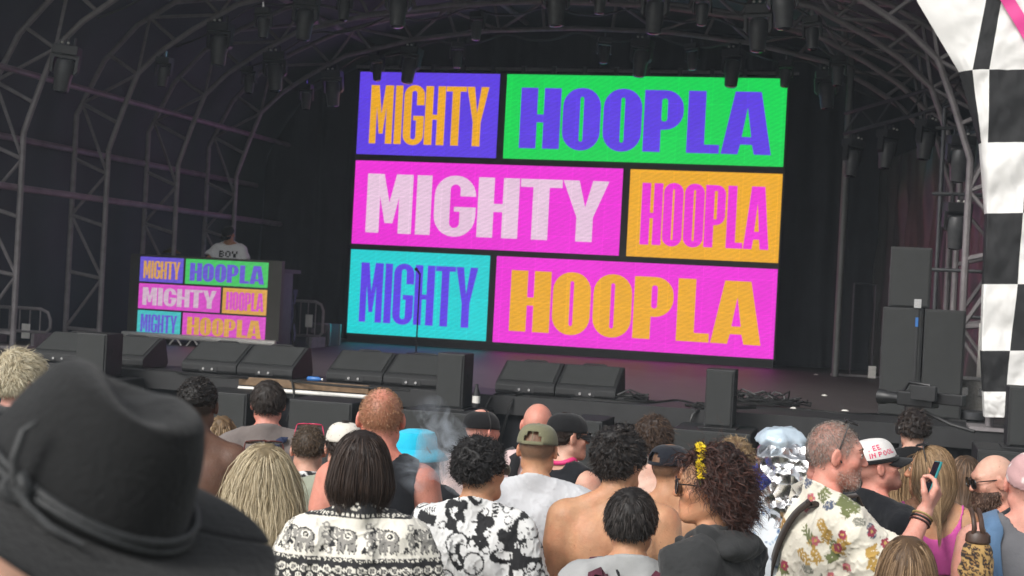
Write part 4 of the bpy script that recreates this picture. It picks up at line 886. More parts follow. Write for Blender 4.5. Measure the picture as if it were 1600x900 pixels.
        Wv = Waves(seed+11, 12, 0.07, 0.2, (1, 1, 0.5)); Wf = Waves(seed+12, 8, 0.035, 0.08, (1, 1, 0.7))
        wv = Wv(X, Y, Z); wv = np.where(wv > 0, wv, 0.6*wv) + 0.55*np.clip(1 - 3*np.abs(Wf(X, Y, Z)), 0, 1)
        Ft = Ft - f32(thick) - np.maximum(f32(fold)*wv.astype(f32)*np.clip(1.15 - (Z-1.1)*1.1, 0.45, 1.2), f32(0.006-thick))
        Ft = np.maximum(Ft, f32(zlo) - Z)
        # neck opening
        if kind == 'tank': nc = EL((0, 0.05, 1.53), (0.105*neck, 0.14, 0.11), 0.004, -1)
        elif kind == 'bikini': nc = EL((0, 0.0, 1.5), (0.13, 0.2, 0.20), 0.004, -1)
        else: nc = None
        if nc: Ft = np.maximum(Ft, -prim_d(nc, X, Y, Z))
        else: Ft = np.maximum(Ft, (Z - (f32(1.533 - 0.018*(neck-1)*10) - f32(0.55)*(Y + f32(0.06))))*f32(0.87))
        if kind in ('tank', 'bikini'):
            bw = sp.get('bw', 1.0)
            for g in (-1, 1): Ft = np.maximum(Ft, -prim_d(EL((g*0.245*bw, 0, 1.37), (0.105*bw if kind == 'tank' else 0.12, 0.25, 0.17), 0.01), X, Y, Z))
            if kind == 'bikini': Ft = np.maximum(Ft, f32(0.0) + (1.17 - Z) - 0.0)
        V, Q = surface_nets(Ft, xs, ys, zs)
        col = None if colf is None else colf(V)
        s.cloth_prims = pr + [RC(a, a+(b-a)*0.7, 0.074, 0.079, 0.03) for a, b, c in sleeves]
        return link(name, fast_mesh(name, V, Q, col), m, s.root)
    def trousers(s, m):
        pr = [p for p in s.trunk[:1]] + [p for p in s.legs if p[2][2] > 0.06]
        xs, ys, zs = axis(-0.26, 0.26, 0.03), axis(-0.2, 0.22, 0.03), axis(0.03, 1.1, 0.04)
        Ft = sdf_grid(pr, xs, ys, zs) - f32(0.016); Ft = np.maximum(Ft, zs[None, None, :] - f32(0.99)); Ft = np.maximum(Ft, f32(0.08) - zs[None, None, :])
        V, Q = surface_nets(Ft, xs, ys, zs); return link('trousers', fast_mesh('trousers', V, Q), m, s.root)
    # ---------------------------------------------------------------- hair
    def hair(s, style='short', col=(0.03, 0.02, 0.015), col2=None, thick=0.014, n=1500, length=0.04, lump=0.004, lumpsz=(0.02, 0.05), lift=0.5, grav=0.15, noise=0.25, curl=0.0, curlw=0.0, width=0.0034, segs=6, region=None, gmin=0.0, clear=0.004, seed=0, name='hair', extra=(), whorl=(0.0, -0.06, 0.09), cap=True, ctint=0.7, part=None, torso=True, thickf=None, tipcol=None, cutz=None, streak=0.09, tuck=0.0, back=0.0, zpull=-0.05):
        g0 = np.random.default_rng(seed + 5); hp = head_prims(s.sp); hp = hp[:9]
        xs, ys, zs = axis(-0.135, 0.135, 0.007), axis(-0.155, 0.15, 0.007), axis(-0.15, 0.165, 0.007)
        X, Y, Z = np.meshgrid(xs, ys, zs, indexing='ij'); Pf = np.stack([X.ravel(), Y.ravel(), Z.ravel()], 1)
        g = (region(Pf) if region else s.hair_g(Pf)).reshape(X.shape).astype(f32)
        Fh = sdf_grid(hp, xs, ys, zs)
        W_ = Waves(seed, 16, *lumpsz); th = thick if thickf is None else thickf(Pf).reshape(X.shape)
        Fc = Fh - (th*np.clip(g/0.03, 0.0, 1)**0.5 + lump*W_(X, Y, Z)*np.clip(g/0.02, 0, 1)).astype(f32)
        Fc = np.maximum(Fc, -g); V, Q = surface_nets(Fc, xs, ys, zs)
        c1 = np.array(col); c2 = np.array(col2 if col2 is not None else np.array(col)*1.7)
        VV, QQ, CC = [], [], []; nv = 0
        if cap:
            VV.append(s.from_head(V)); QQ.append(Q); CC.append(np.tile(c1*ctint, (len(V), 1))); nv = len(V)
        if n:
            d_ = sdf_points(hp, V); ok = np.nonzero((d_ > 0.001))[0] if len(V) else []
            pick = g0.choice(ok, n); root = V[pick] + g0.normal(size=(n, 3))*0.006
            nrm = sdf_grad(hp, root); root = root - nrm*(sdf_points(hp, root)[:, None]*0.5)
            if part is not None: wh = np.stack([np.zeros(n), root[:, 1]*0.7 - 0.01, np.full(n, 0.11)], 1)
            else: wh = np.tile(np.array(whorl), (n, 1))
            t = root - wh; t -= nrm*(t*nrm).sum(1)[:, None]; t /= np.linalg.norm(t, axis=1)[:, None] + 1e-6
            P = s.from_head(root); D = (nrm*lift + t*(1-lift*0.5)) @ s.Rh.T; D /= np.linalg.norm(D, axis=1)[:, None]; nn = nrm @ s.Rh.T
            col_pr = s.headp[:6] + s.neck + list(extra) + (xf_prims([EL((0, 0.095, -0.025), (0.064, 0.064, 0.09))], s.Rh, s.hc) if name == 'hair' else [])
            tr_pr = [p for p in s.trunk if p[6] > 0]
            ln = length*g0.uniform(0.7, 1.15, n)
            if length < 0.08: ln = ln*np.clip((region(root) if region else s.hair_g(root))/0.05, 0.3, 1)
            if cutz is not None: ln = np.minimum(ln*3, np.clip((root[:, 2] - cutz)*1.12 + 0.045*np.clip(root[:, 2]/0.1, 0, 1), 0.012, None)*g0.uniform(0.9, 1.04, n))
            sg = ln/segs; pts = [P.copy()]; jit = g0.normal(size=(n, 3)); ph = g0.uniform(0, 6.28, n)
            cl = np.repeat(clear, n) + g0.uniform(0, 1, n)*thick*0.9
            for k in range(segs):
                D = D + np.array([0, 0, -grav]) + noise*0.5*(jit*0.6 + g0.normal(size=(n, 3))*0.5); D /= np.linalg.norm(D, axis=1)[:, None]
                if back: low = ((P - s.hc)[:, 2] < zpull)[:, None]; D = D + low*(np.array([0, -back, 0]) - 0.8*back*np.stack([np.sign(P[:, 0])*np.minimum(1, np.abs(P[:, 0])/0.05), 0*P[:, 0], 0*P[:, 0]], 1)); D /= np.linalg.norm(D, axis=1)[:, None]
                if tuck: low = np.clip((zpull - (P - s.hc)[:, 2])/0.03, 0, 1)[:, None]; rv = (P - s.hc)*np.array([1, 1, 0]); D = D - low*tuck*rv/(np.linalg.norm(rv, axis=1)[:, None] + 1e-6); D /= np.linalg.norm(D, axis=1)[:, None]
                P = P + D*sg[:, None]
                sd = sdf_points(col_pr, P); b = sd < cl
                if b.any():
                    gr = sdf_grad(col_pr, P[b]); P[b] += gr*(cl[b]-sd[b])[:, None]; D[b] -= gr*np.minimum((D[b]*gr).sum(1), 0)[:, None]
                if torso:
                    sd = sdf_points(tr_pr, P); b = sd < cl*0.6 + 0.012
                    if b.any(): P[b, 1] += np.where(P[b, 1] < 0.035, -1.15, 1.15)*(cl[b]*0.6 + 0.012 - sd[b])
                pts.append(P.copy())
            pts = np.stack(pts, 1)                                   # n, segs+1, 3
            if curl:
                tt = np.arange(segs+1)/segs; a = nn; T = np.gradient(pts, axis=1); T /= np.linalg.norm(T, axis=2)[:, :, None] + 1e-9
                B = np.cross(T, a[:, None, :]); B /= np.linalg.norm(B, axis=2)[:, :, None] + 1e-9
                # neighbours wave together: the phase follows the root's place
                ph = ph*0.35 + 60*root[:, 0] + 40*root[:, 1]; w_ = ph[:, None] + curlw*ln[:, None]*tt[None]*2*np.pi
                pts = pts + (B*np.cos(w_)[:, :, None] + a[:, None, :]*np.sin(w_)[:, :, None]*0.8)*(curl*np.minimum(1, tt*3))[None, :, None]
            T = np.gradient(pts, axis=1); T /= np.linalg.norm(T, axis=2)[:, :, None] + 1e-9
            side = np.cross(T, nn[:, None, :] + 0.5*g0.normal(size=(n, 1, 3))); side /= np.linalg.norm(side, axis=2)[:, :, None] + 1e-9
            wd = width*g0.uniform(0.6, 1.3, (n, 1))*(1 - 0.75*(np.arange(segs+1)/segs)**2)[None]
            A = pts - side*wd[:, :, None]/2; Bp = pts + side*wd[:, :, None]/2
            Vr = np.stack([A, Bp], 2).reshape(-1, 3); base = np.arange(n)[:, None]*(2*(segs+1)) + 2*np.arange(segs)[None] + nv
            Qr = np.stack([base, base+1, base+3, base+2], 2).reshape(-1, 4)
            mixv = np.clip(g0.normal(0.42, 0.3, n) + streak*W_(root[:, 0]*2, root[:, 1]*2, root[:, 2]), 0, 1)[:, None]; cs = c1*(1-mixv) + c2*mixv
            cv = np.repeat(cs[:, None, :], segs+1, 1)
            if tipcol is not None: tt = (np.arange(segs+1)/segs)[None, :, None]**1.2; cv = cv*(1-tt*0.7) + np.array(tipcol)*tt*0.7
            VV.append(Vr); QQ.append(Qr); CC.append(np.repeat(cv[:, :, None, :], 2, 2).reshape(-1, 3))
        return link(name, fast_mesh(name, np.concatenate(VV), np.concatenate(QQ), np.concatenate(CC)), m_hair, s.root)
    # ---------------------------------------------------------------- things worn on the head (children built in head space)
    def head_obj(s, name, mb, m, parent=None, smooth=True, label=None):
        mb.v = [tuple(q) for q in s.from_head(np.array(mb.v))]; o = mb.build(name, m, parent or s.root, smooth=smooth, label=label); return o
    def cap(s, m, bill=1, m_bill=None, tilt=0.0, opening=False, button=True, zb=0.03, size=1.0, billlen=0.075, label=None, m_back=None, name='cap', text=None):
        Rt = rotm(0, tilt, 0); ctr = np.array([0, -0.014, zb])
        tr = lambda P: (np.asarray(P) @ Rt.T) + ctr
        nt, ns = 40, 12; b = MB(); V = []; F_ = []; mi = []
        for i in range(ns+1):
            ph = (i/ns)*math.pi/2
            for k in range(nt):
                th = 2*math.pi*k/nt; seam = 1 - 0.012*abs(math.cos(3*th))**12
                r = math.cos(ph)**0.62 if i < ns else 0.0
                V.append((0.0885*size*r*math.cos(th)*seam, 0.109*size*r*math.sin(th)*seam, 0.088*size*math.sin(ph)**0.95 + (-0.012*math.sin(th) - 0.01*(math.sin(th)<0)*abs(math.sin(th)))*(1-i/ns)*1.0))
        for i in range(ns):
            for k in range(nt):
                if opening and i < 5:
                    a = (k + 0.5)/nt*2*math.pi; dd = abs(((a - (1.5*math.pi if bill > 0 else 0.5*math.pi) + math.pi) % (2*math.pi)) - math.pi)
                    if dd < 0.42 and 1 <= i and (i-1)/4.2 < math.sqrt(max(0, 1-(dd/0.42)**2)): continue
                F_.append((i*nt+k, i*nt+(k+1)%nt, (i+1)*nt+(k+1)%nt, (i+1)*nt+k))
                back = (math.sin((k+0.5)/nt*2*math.pi) < -0.05); mi.append(1 if (m_back is not None and back) else 0)
        b.v = [tuple(p) for p in tr(V)]; b.f = F_; b.mi = mi
        b.v = [tuple(q) for q in s.from_head(np.array(b.v))]
        me = bpy.data.meshes.new('crown'); me.from_pydata(b.v, [], b.f); cr = link(name, me, [m] + ([m_back] if m_back else []), s.root, True)
        if m_back: me.polygons.foreach_set('material_index', mi)
        if label: cr['label'] = label
        sm = cr.modifiers.new('thick', 'SOLIDIFY'); sm.thickness = 0.003; sm.offset = 1
        if button: s.head_obj('button', MB().lathe([(0.009, 0.0), (0.008, 0.004), (0.0, 0.006)], 10, M=Matrix.Translation(tr([(0, 0, 0.088*size)])[0]) @ Matrix.Identity(4)), m, cr)
        # stitched seams
        for j in range(3):
            th0 = math.pi*j/3; q = []
            for i in np.linspace(0.06, math.pi-0.06, 22):
                r = max(0.0, math.sin(0) + abs(math.cos(i)))**0.62; sg = 1 if math.cos(i) > 0 else -1
                q.append((0.0893*size*r*sg*math.cos(th0+math.pi/6), 0.1098*size*r*sg*math.sin(th0+math.pi/6), 0.0888*size*math.sin(i)**0.95 if math.sin(i) > 0 else 0))
            s.head_obj('seam', MB().tube([tuple(v) for v in tr(q)], 0.0016, 5), m, cr)
        if bill:
            P = np.zeros((9, 15, 3))
            for i in range(9):
                for j in range(15):
                    a = math.radians(-62 + 124*j/14); u_ = i/8; rr = 1 + u_*billlen/0.109*math.cos(a)**0.7*1.0
                    x = 0.089*size*math.sin(a)*(1 + 0.04*u_); y = 0.108*size*math.cos(a)*0.97 + u_*billlen*math.cos(a)**0.55
                    P[i, j] = (x, bill*y, -0.016*bill - 0.03*u_*0.8 - 0.95*x*x*6*0.35 + 0.004)
            P2 = s.from_head(tr(P.reshape(-1, 3))).reshape(9, 15, 3)
            bo = grid_obj('bill', P2, m_bill or m, cr); sm = bo.modifiers.new('thick', 'SOLIDIFY'); sm.thickness = 0.004
        if opening:
            yb = -1 if bill > 0 else 1
            q = [(0.0885*size*math.sin(a)*0.99, yb*0.109*size*math.cos(a)*1.0, 0.004) for a in np.linspace(-0.55, 0.55, 9)]
            s.head_obj('strap', MB().tube([tuple(v) for v in tr(q)], 0.006, 6), m, cr)
        return cr
    def glasses(s, where='face', m_l=None, m_f=None, big=1.0, name='sunglasses', label=None, dz=0.0):
        m_l = m_l or m_glass; m_f = m_f or m_gframe
        if where == 'face': R = np.eye(3); t = np.array([0, -0.010, dz])
        elif where == 'top': R = rotm(0, math.radians(74)); t = np.array([0, 0.012, 0.006 + dz])
        else: R = rotm(math.pi, math.radians(10)); t = np.array([0, -0.015, 0.045 + dz])
        tr = lambda P: (np.asarray(P) @ R.T) + t
        fr = MB(); ln = MB()
        for g in (-1, 1):
            loop = []
            for k in range(20):
                a = 2*math.pi*k/20; ca, sa = math.cos(a), math.sin(a); x = 0.027*big*abs(ca)**0.75*math.copysign(1, ca); z = 0.022*big*abs(sa)**0.75*math.copysign(1, sa) - 0.003
                loop.append((g*0.034 + x, 0.1165 - 0.14*abs(g*0.034 + x)**1.35, z + 0.004))
            fr.tube([tuple(p) for p in tr(loop + [loop[0]])], 0.0026, 6); k0 = len(ln.v)
            ln.add([tuple(p) for p in tr(loop)], [tuple(range(20))]); ln.add([tuple(p) for p in tr([(x, y-0.003, z) for x, y, z in loop])], [tuple(range(19, -1, -1))])
            fr.tube([tuple(p) for p in tr([(g*0.06*big, 0.112 - 0.14*(0.06)**1.35 , 0.012), (g*0.074, 0.07, 0.013), (g*0.0805, 0.01, 0.012), (g*0.082, -0.02, 0.004), (g*0.081, -0.032, -0.012)])], 0.0026, 6)
        fr.tube([tuple(p) for p in tr([(-0.01, 0.1165, 0.012), (0, 0.119, 0.014), (0.01, 0.1165, 0.012)])], 0.0026, 6)
        o = s.head_obj(name, fr, m_f, label=label); s.head_obj('lens', ln, m_l, o, smooth=False); return o
    def eyes(s, brow=(0.05, 0.035, 0.025)):
        mw = mat('eye_white', (0.7, 0.66, 0.62), 0.2); mi_ = mat('iris', (0.05, 0.035, 0.03), 0.15)
        for g in (-1, 1):
            e = MB().lathe([(0.0115*math.sin(a), -0.0115*math.cos(a)) for a in np.linspace(0.02, math.pi-0.02, 10)], 14, M=Matrix.Translation((g*0.033, 0.0797, 0.003)))
            eo = s.head_obj('eye', e, mw)
            s.head_obj('iris', MB().lathe([(0.0055, 0), (0.004, 0.0008), (0.0, 0.0012)], 12, M=Matrix.Translation((g*0.033, 0.0904, 0.003)) @ Matrix.Rotation(math.radians(-90), 4, 'X')), mi_, eo)
            s.head_obj('eyelid', MB().tube([(g*0.020, 0.0885, 0.006), (g*0.028, 0.0925, 0.0095), (g*0.037, 0.0915, 0.0095), (g*0.046, 0.085, 0.005)], [0.0016, 0.0026, 0.0026, 0.0016], 6), mat('lash', (0.08, 0.05, 0.04), 0.6), eo)
            s.head_obj('eyebrow', MB().tube([(g*0.014, 0.0878, 0.026), (g*0.026, 0.0885, 0.0295), (g*0.04, 0.0845, 0.031), (g*0.052, 0.074, 0.026)], [0.003, 0.0042, 0.0036, 0.0012], 6), mat('brow_%02d' % int(brow[0]*1000), brow, 0.8))
    def strap(s, pts, width, m, name='strap', off=0.017, thick=0.004, label=None, pr=None, nseg=30):
        """flat webbing laid over the clothes: points are pushed onto the cloth surface"""
        pts = np.array(pts, float); L = np.concatenate([[0], np.cumsum(np.linalg.norm(np.diff(pts, axis=0), axis=1))]); t = np.linspace(0, L[-1], nseg); P = np.stack([np.interp(t, L, pts[:, i]) for i in range(3)], 1)
        ff = s.sp.get('ff', 1); pr = pr or ([p for p in s.trunk if p[6] > 0] + ([EL((0, -0.01, 1.12), (0.165*ff, 0.118*ff, 0.30), 0.05)] if name in ('backpack_strap', 'bag_strap', 'thin_cord') else []))
        for _ in range(3):
            d = sdf_points(pr, P); gr = sdf_grad(pr, P); P = P - gr*(d - off)[:, None]
        T = np.gradient(P, axis=0); T /= np.linalg.norm(T, axis=1)[:, None]; S_ = np.cross(T, gr); S_ /= np.linalg.norm(S_, axis=1)[:, None]
        rows = [P - S_*width/2, P - S_*width/2 + gr*thick, P + S_*width/2 + gr*thick, P + S_*width/2]
        V = np.stack(rows, 1).reshape(-1, 3); Q = []
        for i in range(nseg-1):
            for a, b in ((0, 1), (1, 2), (2, 3), (3, 0)): Q.append((i*4+a, i*4+b, (i+1)*4+b, (i+1)*4+a))
        o = link(name, fast_mesh(name, V, np.array(Q), smooth=False), m, s.root)
        if label: o['label'] = label
        return o
DEBUG = False
BLUE_JEAN = cloth('denim', (0.035, 0.05, 0.09)); DARK_TR = cloth('black_trousers', (0.014, 0.014, 0.016))
# ================================================================== printed cloth: small drawings sampled at the cloth's own points
class Canvas:
    def __init__(s, w, h, px=0.0025, bg=(1, 1, 1)):
        s.px = px; s.w = w; s.h = h; s.nx = int(w/px); s.ny = int(h/px); s.a = np.tile(np.array(bg, float), (s.ny, s.nx, 1))
        s.X, s.Y = np.meshgrid((np.arange(s.nx)+.5)*px, (np.arange(s.ny)+.5)*px)
    def ell(s, x, y, rx, ry, c, ang=0.0, ring=None, rect=None):
        R = max(rx, ry)*1.1 + 0.003
        i0, i1 = max(int((y-R)/s.px), 0), max(int((y+R)/s.px)+1, 0); j0, j1 = max(int((x-R)/s.px), 0), max(int((x+R)/s.px)+1, 0)
        X = s.X[i0:i1, j0:j1] - x; Y = s.Y[i0:i1, j0:j1] - y; ca, sa = math.cos(ang), math.sin(ang); u = X*ca + Y*sa; v = -X*sa + Y*ca
        r = np.sqrt((u/rx)**2 + (v/ry)**2) if rect is None else np.maximum(abs(u)/rx, abs(v)/ry)
        m = r < 1
        if ring: m &= r > ring
        s.a[i0:i1, j0:j1][m] = c
    def box(s, x0, x1, y0, y1, c): s.a[max(int(y0/s.px), 0):max(int(y1/s.px), 0), max(int(x0/s.px), 0):max(int(x1/s.px), 0)] = c
    def line(s, x0, y0, x1, y1, w, c):
        s.ell((x0+x1)/2, (y0+y1)/2, math.hypot(x1-x0, y1-y0)/2, w/2, c, math.atan2(y1-y0, x1-x0), rect=True)
    def sample(s, u, v):
        i = np.clip((v/s.px).astype(int), 0, s.ny-1); j = np.mod((u/s.px).astype(int), s.nx); return s.a[i, j]
def back_uv(V, z0):
    x, y, z = V.T; u = x + np.sign(x)*np.clip(y + 0.05, 0, 1)*0.8; return u + 0.5, z - z0
def elephant_print():
    W, B, G = (0.72, 0.69, 0.61), (0.018, 0.018, 0.02), (0.25, 0.24, 0.22); c = Canvas(1.0, 0.75, 0.0022, W); g = random.Random(4)
    def eleph(x, y, k, fl):
        e = lambda dx, dy, rx, ry, col, a=0: c.ell(x + fl*dx*k, y + dy*k, rx*k, ry*k, col, a*fl)
        for col, q in ((B, 1.0), (G, 0.86), ):
            e(0, 0.014, 0.033*q, 0.023*q, col); e(-0.034, 0.022, 0.018*q, 0.018*q, col); e(-0.052, 0.004, 0.006*q, 0.022*q, col, 0.25)
            for lx in (-0.022, -0.008, 0.012, 0.026): e(lx, -0.014, 0.0066*q, 0.02*q, col)
        e(-0.028, 0.02, 0.010, 0.014, W); e(-0.028, 0.02, 0.0075, 0.011, G); e(0.004, 0.018, 0.014, 0.012, W); e(0.004, 0.018, 0.009, 0.008, B); e(0.004, 0.018, 0.004, 0.004, W); e(-0.042, 0.028, 0.003, 0.003, W)
    def flower(x, y, r, col=G):
        for k in range(7): c.ell(x + r*math.cos(k*0.9), y + r*math.sin(k*0.9), r*0.45, r*0.45, col)
        c.ell(x, y, r*0.45, r*0.45, W)
    def clover(x, y):
        for k in range(3): c.ell(x + 0.006*math.cos(2.1*k + 1.57), y + 0.006*math.sin(2.1*k + 1.57), 0.0052, 0.0052, B)
    def dots(y, r=0.0055, st=0.0165):
        c.box(0, 1, y - 0.010, y + 0.010, B)
        x = 0.003
        while x < 1: c.ell(x, y, r, r, W); c.ell(x, y, r*0.4, r*0.4, B); x += st
    # collar and yoke
    c.box(0, 1, 0.585, 0.75, B)
    for k in range(260): x, y = g.uniform(0.1, 0.9), g.uniform(0.59, 0.70); c.ell(x, y, 0.006, 0.004, W if k % 3 else G, g.uniform(0, 3))
    dots(0.58, 0.005)
    for x in np.arange(0.06, 1, 0.135): eleph(x, 0.497, 1.05, 1 if int(x*10) % 2 else 1)
    for x in np.arange(0.0, 1, 0.135):
        for (dx, dy) in ((-0.008, 0.02), (0.006, -0.025), (0.0, -0.002), (-0.006, 0.048)): flower(x + dx, 0.497 + dy, 0.0085)
        clover(x + 0.012, 0.53); clover(x - 0.016, 0.475); clover(x + 0.016, 0.49)
    dots(0.443)
    c.box(0, 1, 0.345, 0.432, B)
    for x in np.arange(0.012, 1, 0.036):
        for yy, rr in ((0.413, 0.013), (0.388, 0.0105), (0.364, 0.013)):
            c.ell(x + (0.018 if yy == 0.388 else 0), yy, rr, rr, W, ring=0.62); c.ell(x + (0.018 if yy == 0.388 else 0), yy, rr*0.45, rr*0.45, G)
            c.ell(x + 0.018, yy, 0.0035, 0.0055, W)
    dots(0.335)
    for x in np.arange(0.02, 1, 0.11):
        c.ell(x + 0.055, 0.27, 0.043, 0.05, B); c.ell(x + 0.055, 0.27, 0.038, 0.045, W); eleph(x + 0.058, 0.272, 0.72, 1)
        c.ell(x, 0.30, 0.012, 0.012, B); c.ell(x, 0.255, 0.016, 0.016, B, ring=0.55)
    dots(0.205); c.box(0, 1, 0.12, 0.195, B)
    for x in np.arange(0.0, 1, 0.04): c.ell(x, 0.158, 0.016, 0.02, W, ring=0.6); c.ell(x + 0.02, 0.158, 0.006, 0.009, W)
    dots(0.11); c.box(0, 1, 0, 0.1, W)
    for x in np.arange(0.03, 1, 0.1): eleph(x, 0.05, 0.9, 1)
    return lambda V: c.sample(*back_uv(V, 0.92))
def mono_print():
    W, B, G = (0.72, 0.72, 0.71), (0.012, 0.012, 0.014), (0.2, 0.2, 0.2); c = Canvas(1.0, 0.75, 0.0025, W); g = random.Random(9)
    for k in range(170):
        x, y = g.uniform(0, 1), g.uniform(0, 0.75); t = g.random(); a = g.uniform(0, 3.14)
        if t < 0.28:
            for q in range(3): c.ell(x + 0.022*math.cos(2.1*q + a), y + 0.022*math.sin(2.1*q + a), 0.021, 0.021, B)
            c.line(x, y, x + 0.05*math.cos(a + 1), y + 0.05*math.sin(a + 1), 0.008, B)
        elif t < 0.5: c.ell(x, y, 0.05, 0.028, B, a); c.ell(x + 0.008, y + 0.006, 0.036, 0.018, W, a)
        elif t < 0.66:
            c.ell(x, y, 0.045, 0.045, W); c.ell(x, y, 0.045, 0.045, B, ring=0.85); c.ell(x, y, 0.03, 0.03, W)
            for q in range(5): c.ell(x + g.uniform(-.03, .03), y + g.uniform(-.03, .03), 0.006, 0.006, G)
        elif t < 0.82:
            for q in range(6): c.line(x + q*0.011*math.cos(a) - 0.012*math.sin(a), y + q*0.011*math.sin(a) + 0.012*math.cos(a), x + q*0.011*math.cos(a) + 0.012*math.sin(a), y + q*0.011*math.sin(a) - 0.012*math.cos(a), 0.0055, B)
        else: c.ell(x, y, 0.04, 0.02, B, a, rect=True)
    for k in range(60):
        x, y = g.uniform(0, 1), g.uniform(0, 0.75); c.ell(x, y, 0.016, 0.016, W); c.ell(x, y, 0.016, 0.016, B, ring=0.75)
    return lambda V: c.sample(*back_uv(V, 0.92))
def floral_print():
    W = (0.70, 0.66, 0.56); c = Canvas(1.2, 0.85, 0.003, W); g = random.Random(12)
    pal = [(0.30, 0.16, 0.03), (0.42, 0.26, 0.06), (0.28, 0.03, 0.06), (0.07, 0.09, 0.14), (0.14, 0.16, 0.06), (0.45, 0.12, 0.14), (0.2, 0.2, 0.16)]
    def leafspray(x, y, a, col, n=6, L=0.10):
        for k in range(n):
            t = k/n*L; px, py = x + t*math.cos(a), y + t*math.sin(a)
            for sg in (-1, 1): c.ell(px + 0.011*math.cos(a + sg*1.0), py + 0.011*math.sin(a + sg*1.0), 0.012, 0.0042, col, a + sg*0.8)
        c.line(x, y, x + L*math.cos(a), y + L*math.sin(a), 0.003, col)
    for k in range(95): leafspray(g.uniform(0, 1.2), g.uniform(0, 0.85), g.uniform(0, 6.28), pal[g.choice([0, 1, 1, 4, 4, 6])], g.choice([4, 5]), g.uniform(0.04, 0.07))
    for k in range(52):
        x, y, a = g.uniform(0, 1.2), g.uniform(0, 0.85), g.uniform(0, 6.28); col = pal[g.choice([3, 0, 6])]
        c.ell(x, y, 0.026, 0.014, col, a)
        for q in range(-2, 3): c.line(x + q*0.009*math.cos(a) - 0.009*math.sin(a), y + q*0.009*math.sin(a) + 0.009*math.cos(a), x + q*0.009*math.cos(a) + 0.009*math.sin(a), y + q*0.009*math.sin(a) - 0.009*math.cos(a), 0.003, (0.45, 0.42, 0.36))
    for k in range(55):
        x, y = g.uniform(0, 1.2), g.uniform(0, 0.85); col = pal[g.choice([2, 5, 2])]
        for q in range(5): c.ell(x + 0.010*math.cos(q*1.257), y + 0.010*math.sin(q*1.257), 0.008, 0.008, col)
        c.ell(x, y, 0.005, 0.005, (0.5, 0.35, 0.1))
    def f(V): x, y, z = V.T; return c.sample(0.6 + y*1.0 + x*0.55, z - 0.80)
    return f
def blue_print():
    c = Canvas(1.0, 0.85, 0.003, (0.62, 0.66, 0.70)); g = random.Random(3)
    for k in range(420):
        x, y = g.uniform(0, 1), g.uniform(0, 0.85); a = g.choice([0.7, 1.2, 2.0]); c.line(x, y, x + 0.05*math.cos(a), y + 0.05*math.sin(a), 0.006, g.choice([(0.05, 0.11, 0.24), (0.12, 0.22, 0.38), (0.25, 0.36, 0.5)]))
    return lambda V: c.sample(0.5 + V[:, 0] + V[:, 1]*0.8, V[:, 2] - 0.80)
def leopard_canvas():
    c = Canvas(0.4, 0.5, 0.003, (0.42, 0.26, 0.09)); g = random.Random(6)
    for k in range(620):
        x, y, r = g.uniform(0, 0.4), g.uniform(0, 0.5), g.uniform(0.008, 0.013); c.ell(x, y, r, r*0.8, (0.02, 0.012, 0.01), g.uniform(0, 3)); c.ell(x + 0.002, y + 0.001, r*0.5, r*0.4, (0.28, 0.15, 0.05))
    return c

# ================================================================== the crowd
PX_ = lambda px: YAW - math.atan((px - 800)/F)
def P_(label, top, d, rel=0, hrel=None, **k):
    """rel / hrel: how far body / head turn from facing straight away from the camera (degrees, left in the picture positive)"""
    hrel = rel if hrel is None else hrel
    sp = dict(label=label, top=top, d=d, yaw=PX_(top[0]) + math.radians(rel), hy=math.radians(hrel - rel), skin='tan'); sp.update(k)
    p = Person(sp); p.body(); return p
BLACKH = (0.012, 0.010, 0.009); BROWN = (0.035, 0.02, 0.012); DBROWN = (0.022, 0.013, 0.009); BLOND = (0.34, 0.24, 0.12); DBLOND = (0.16, 0.10, 0.05)

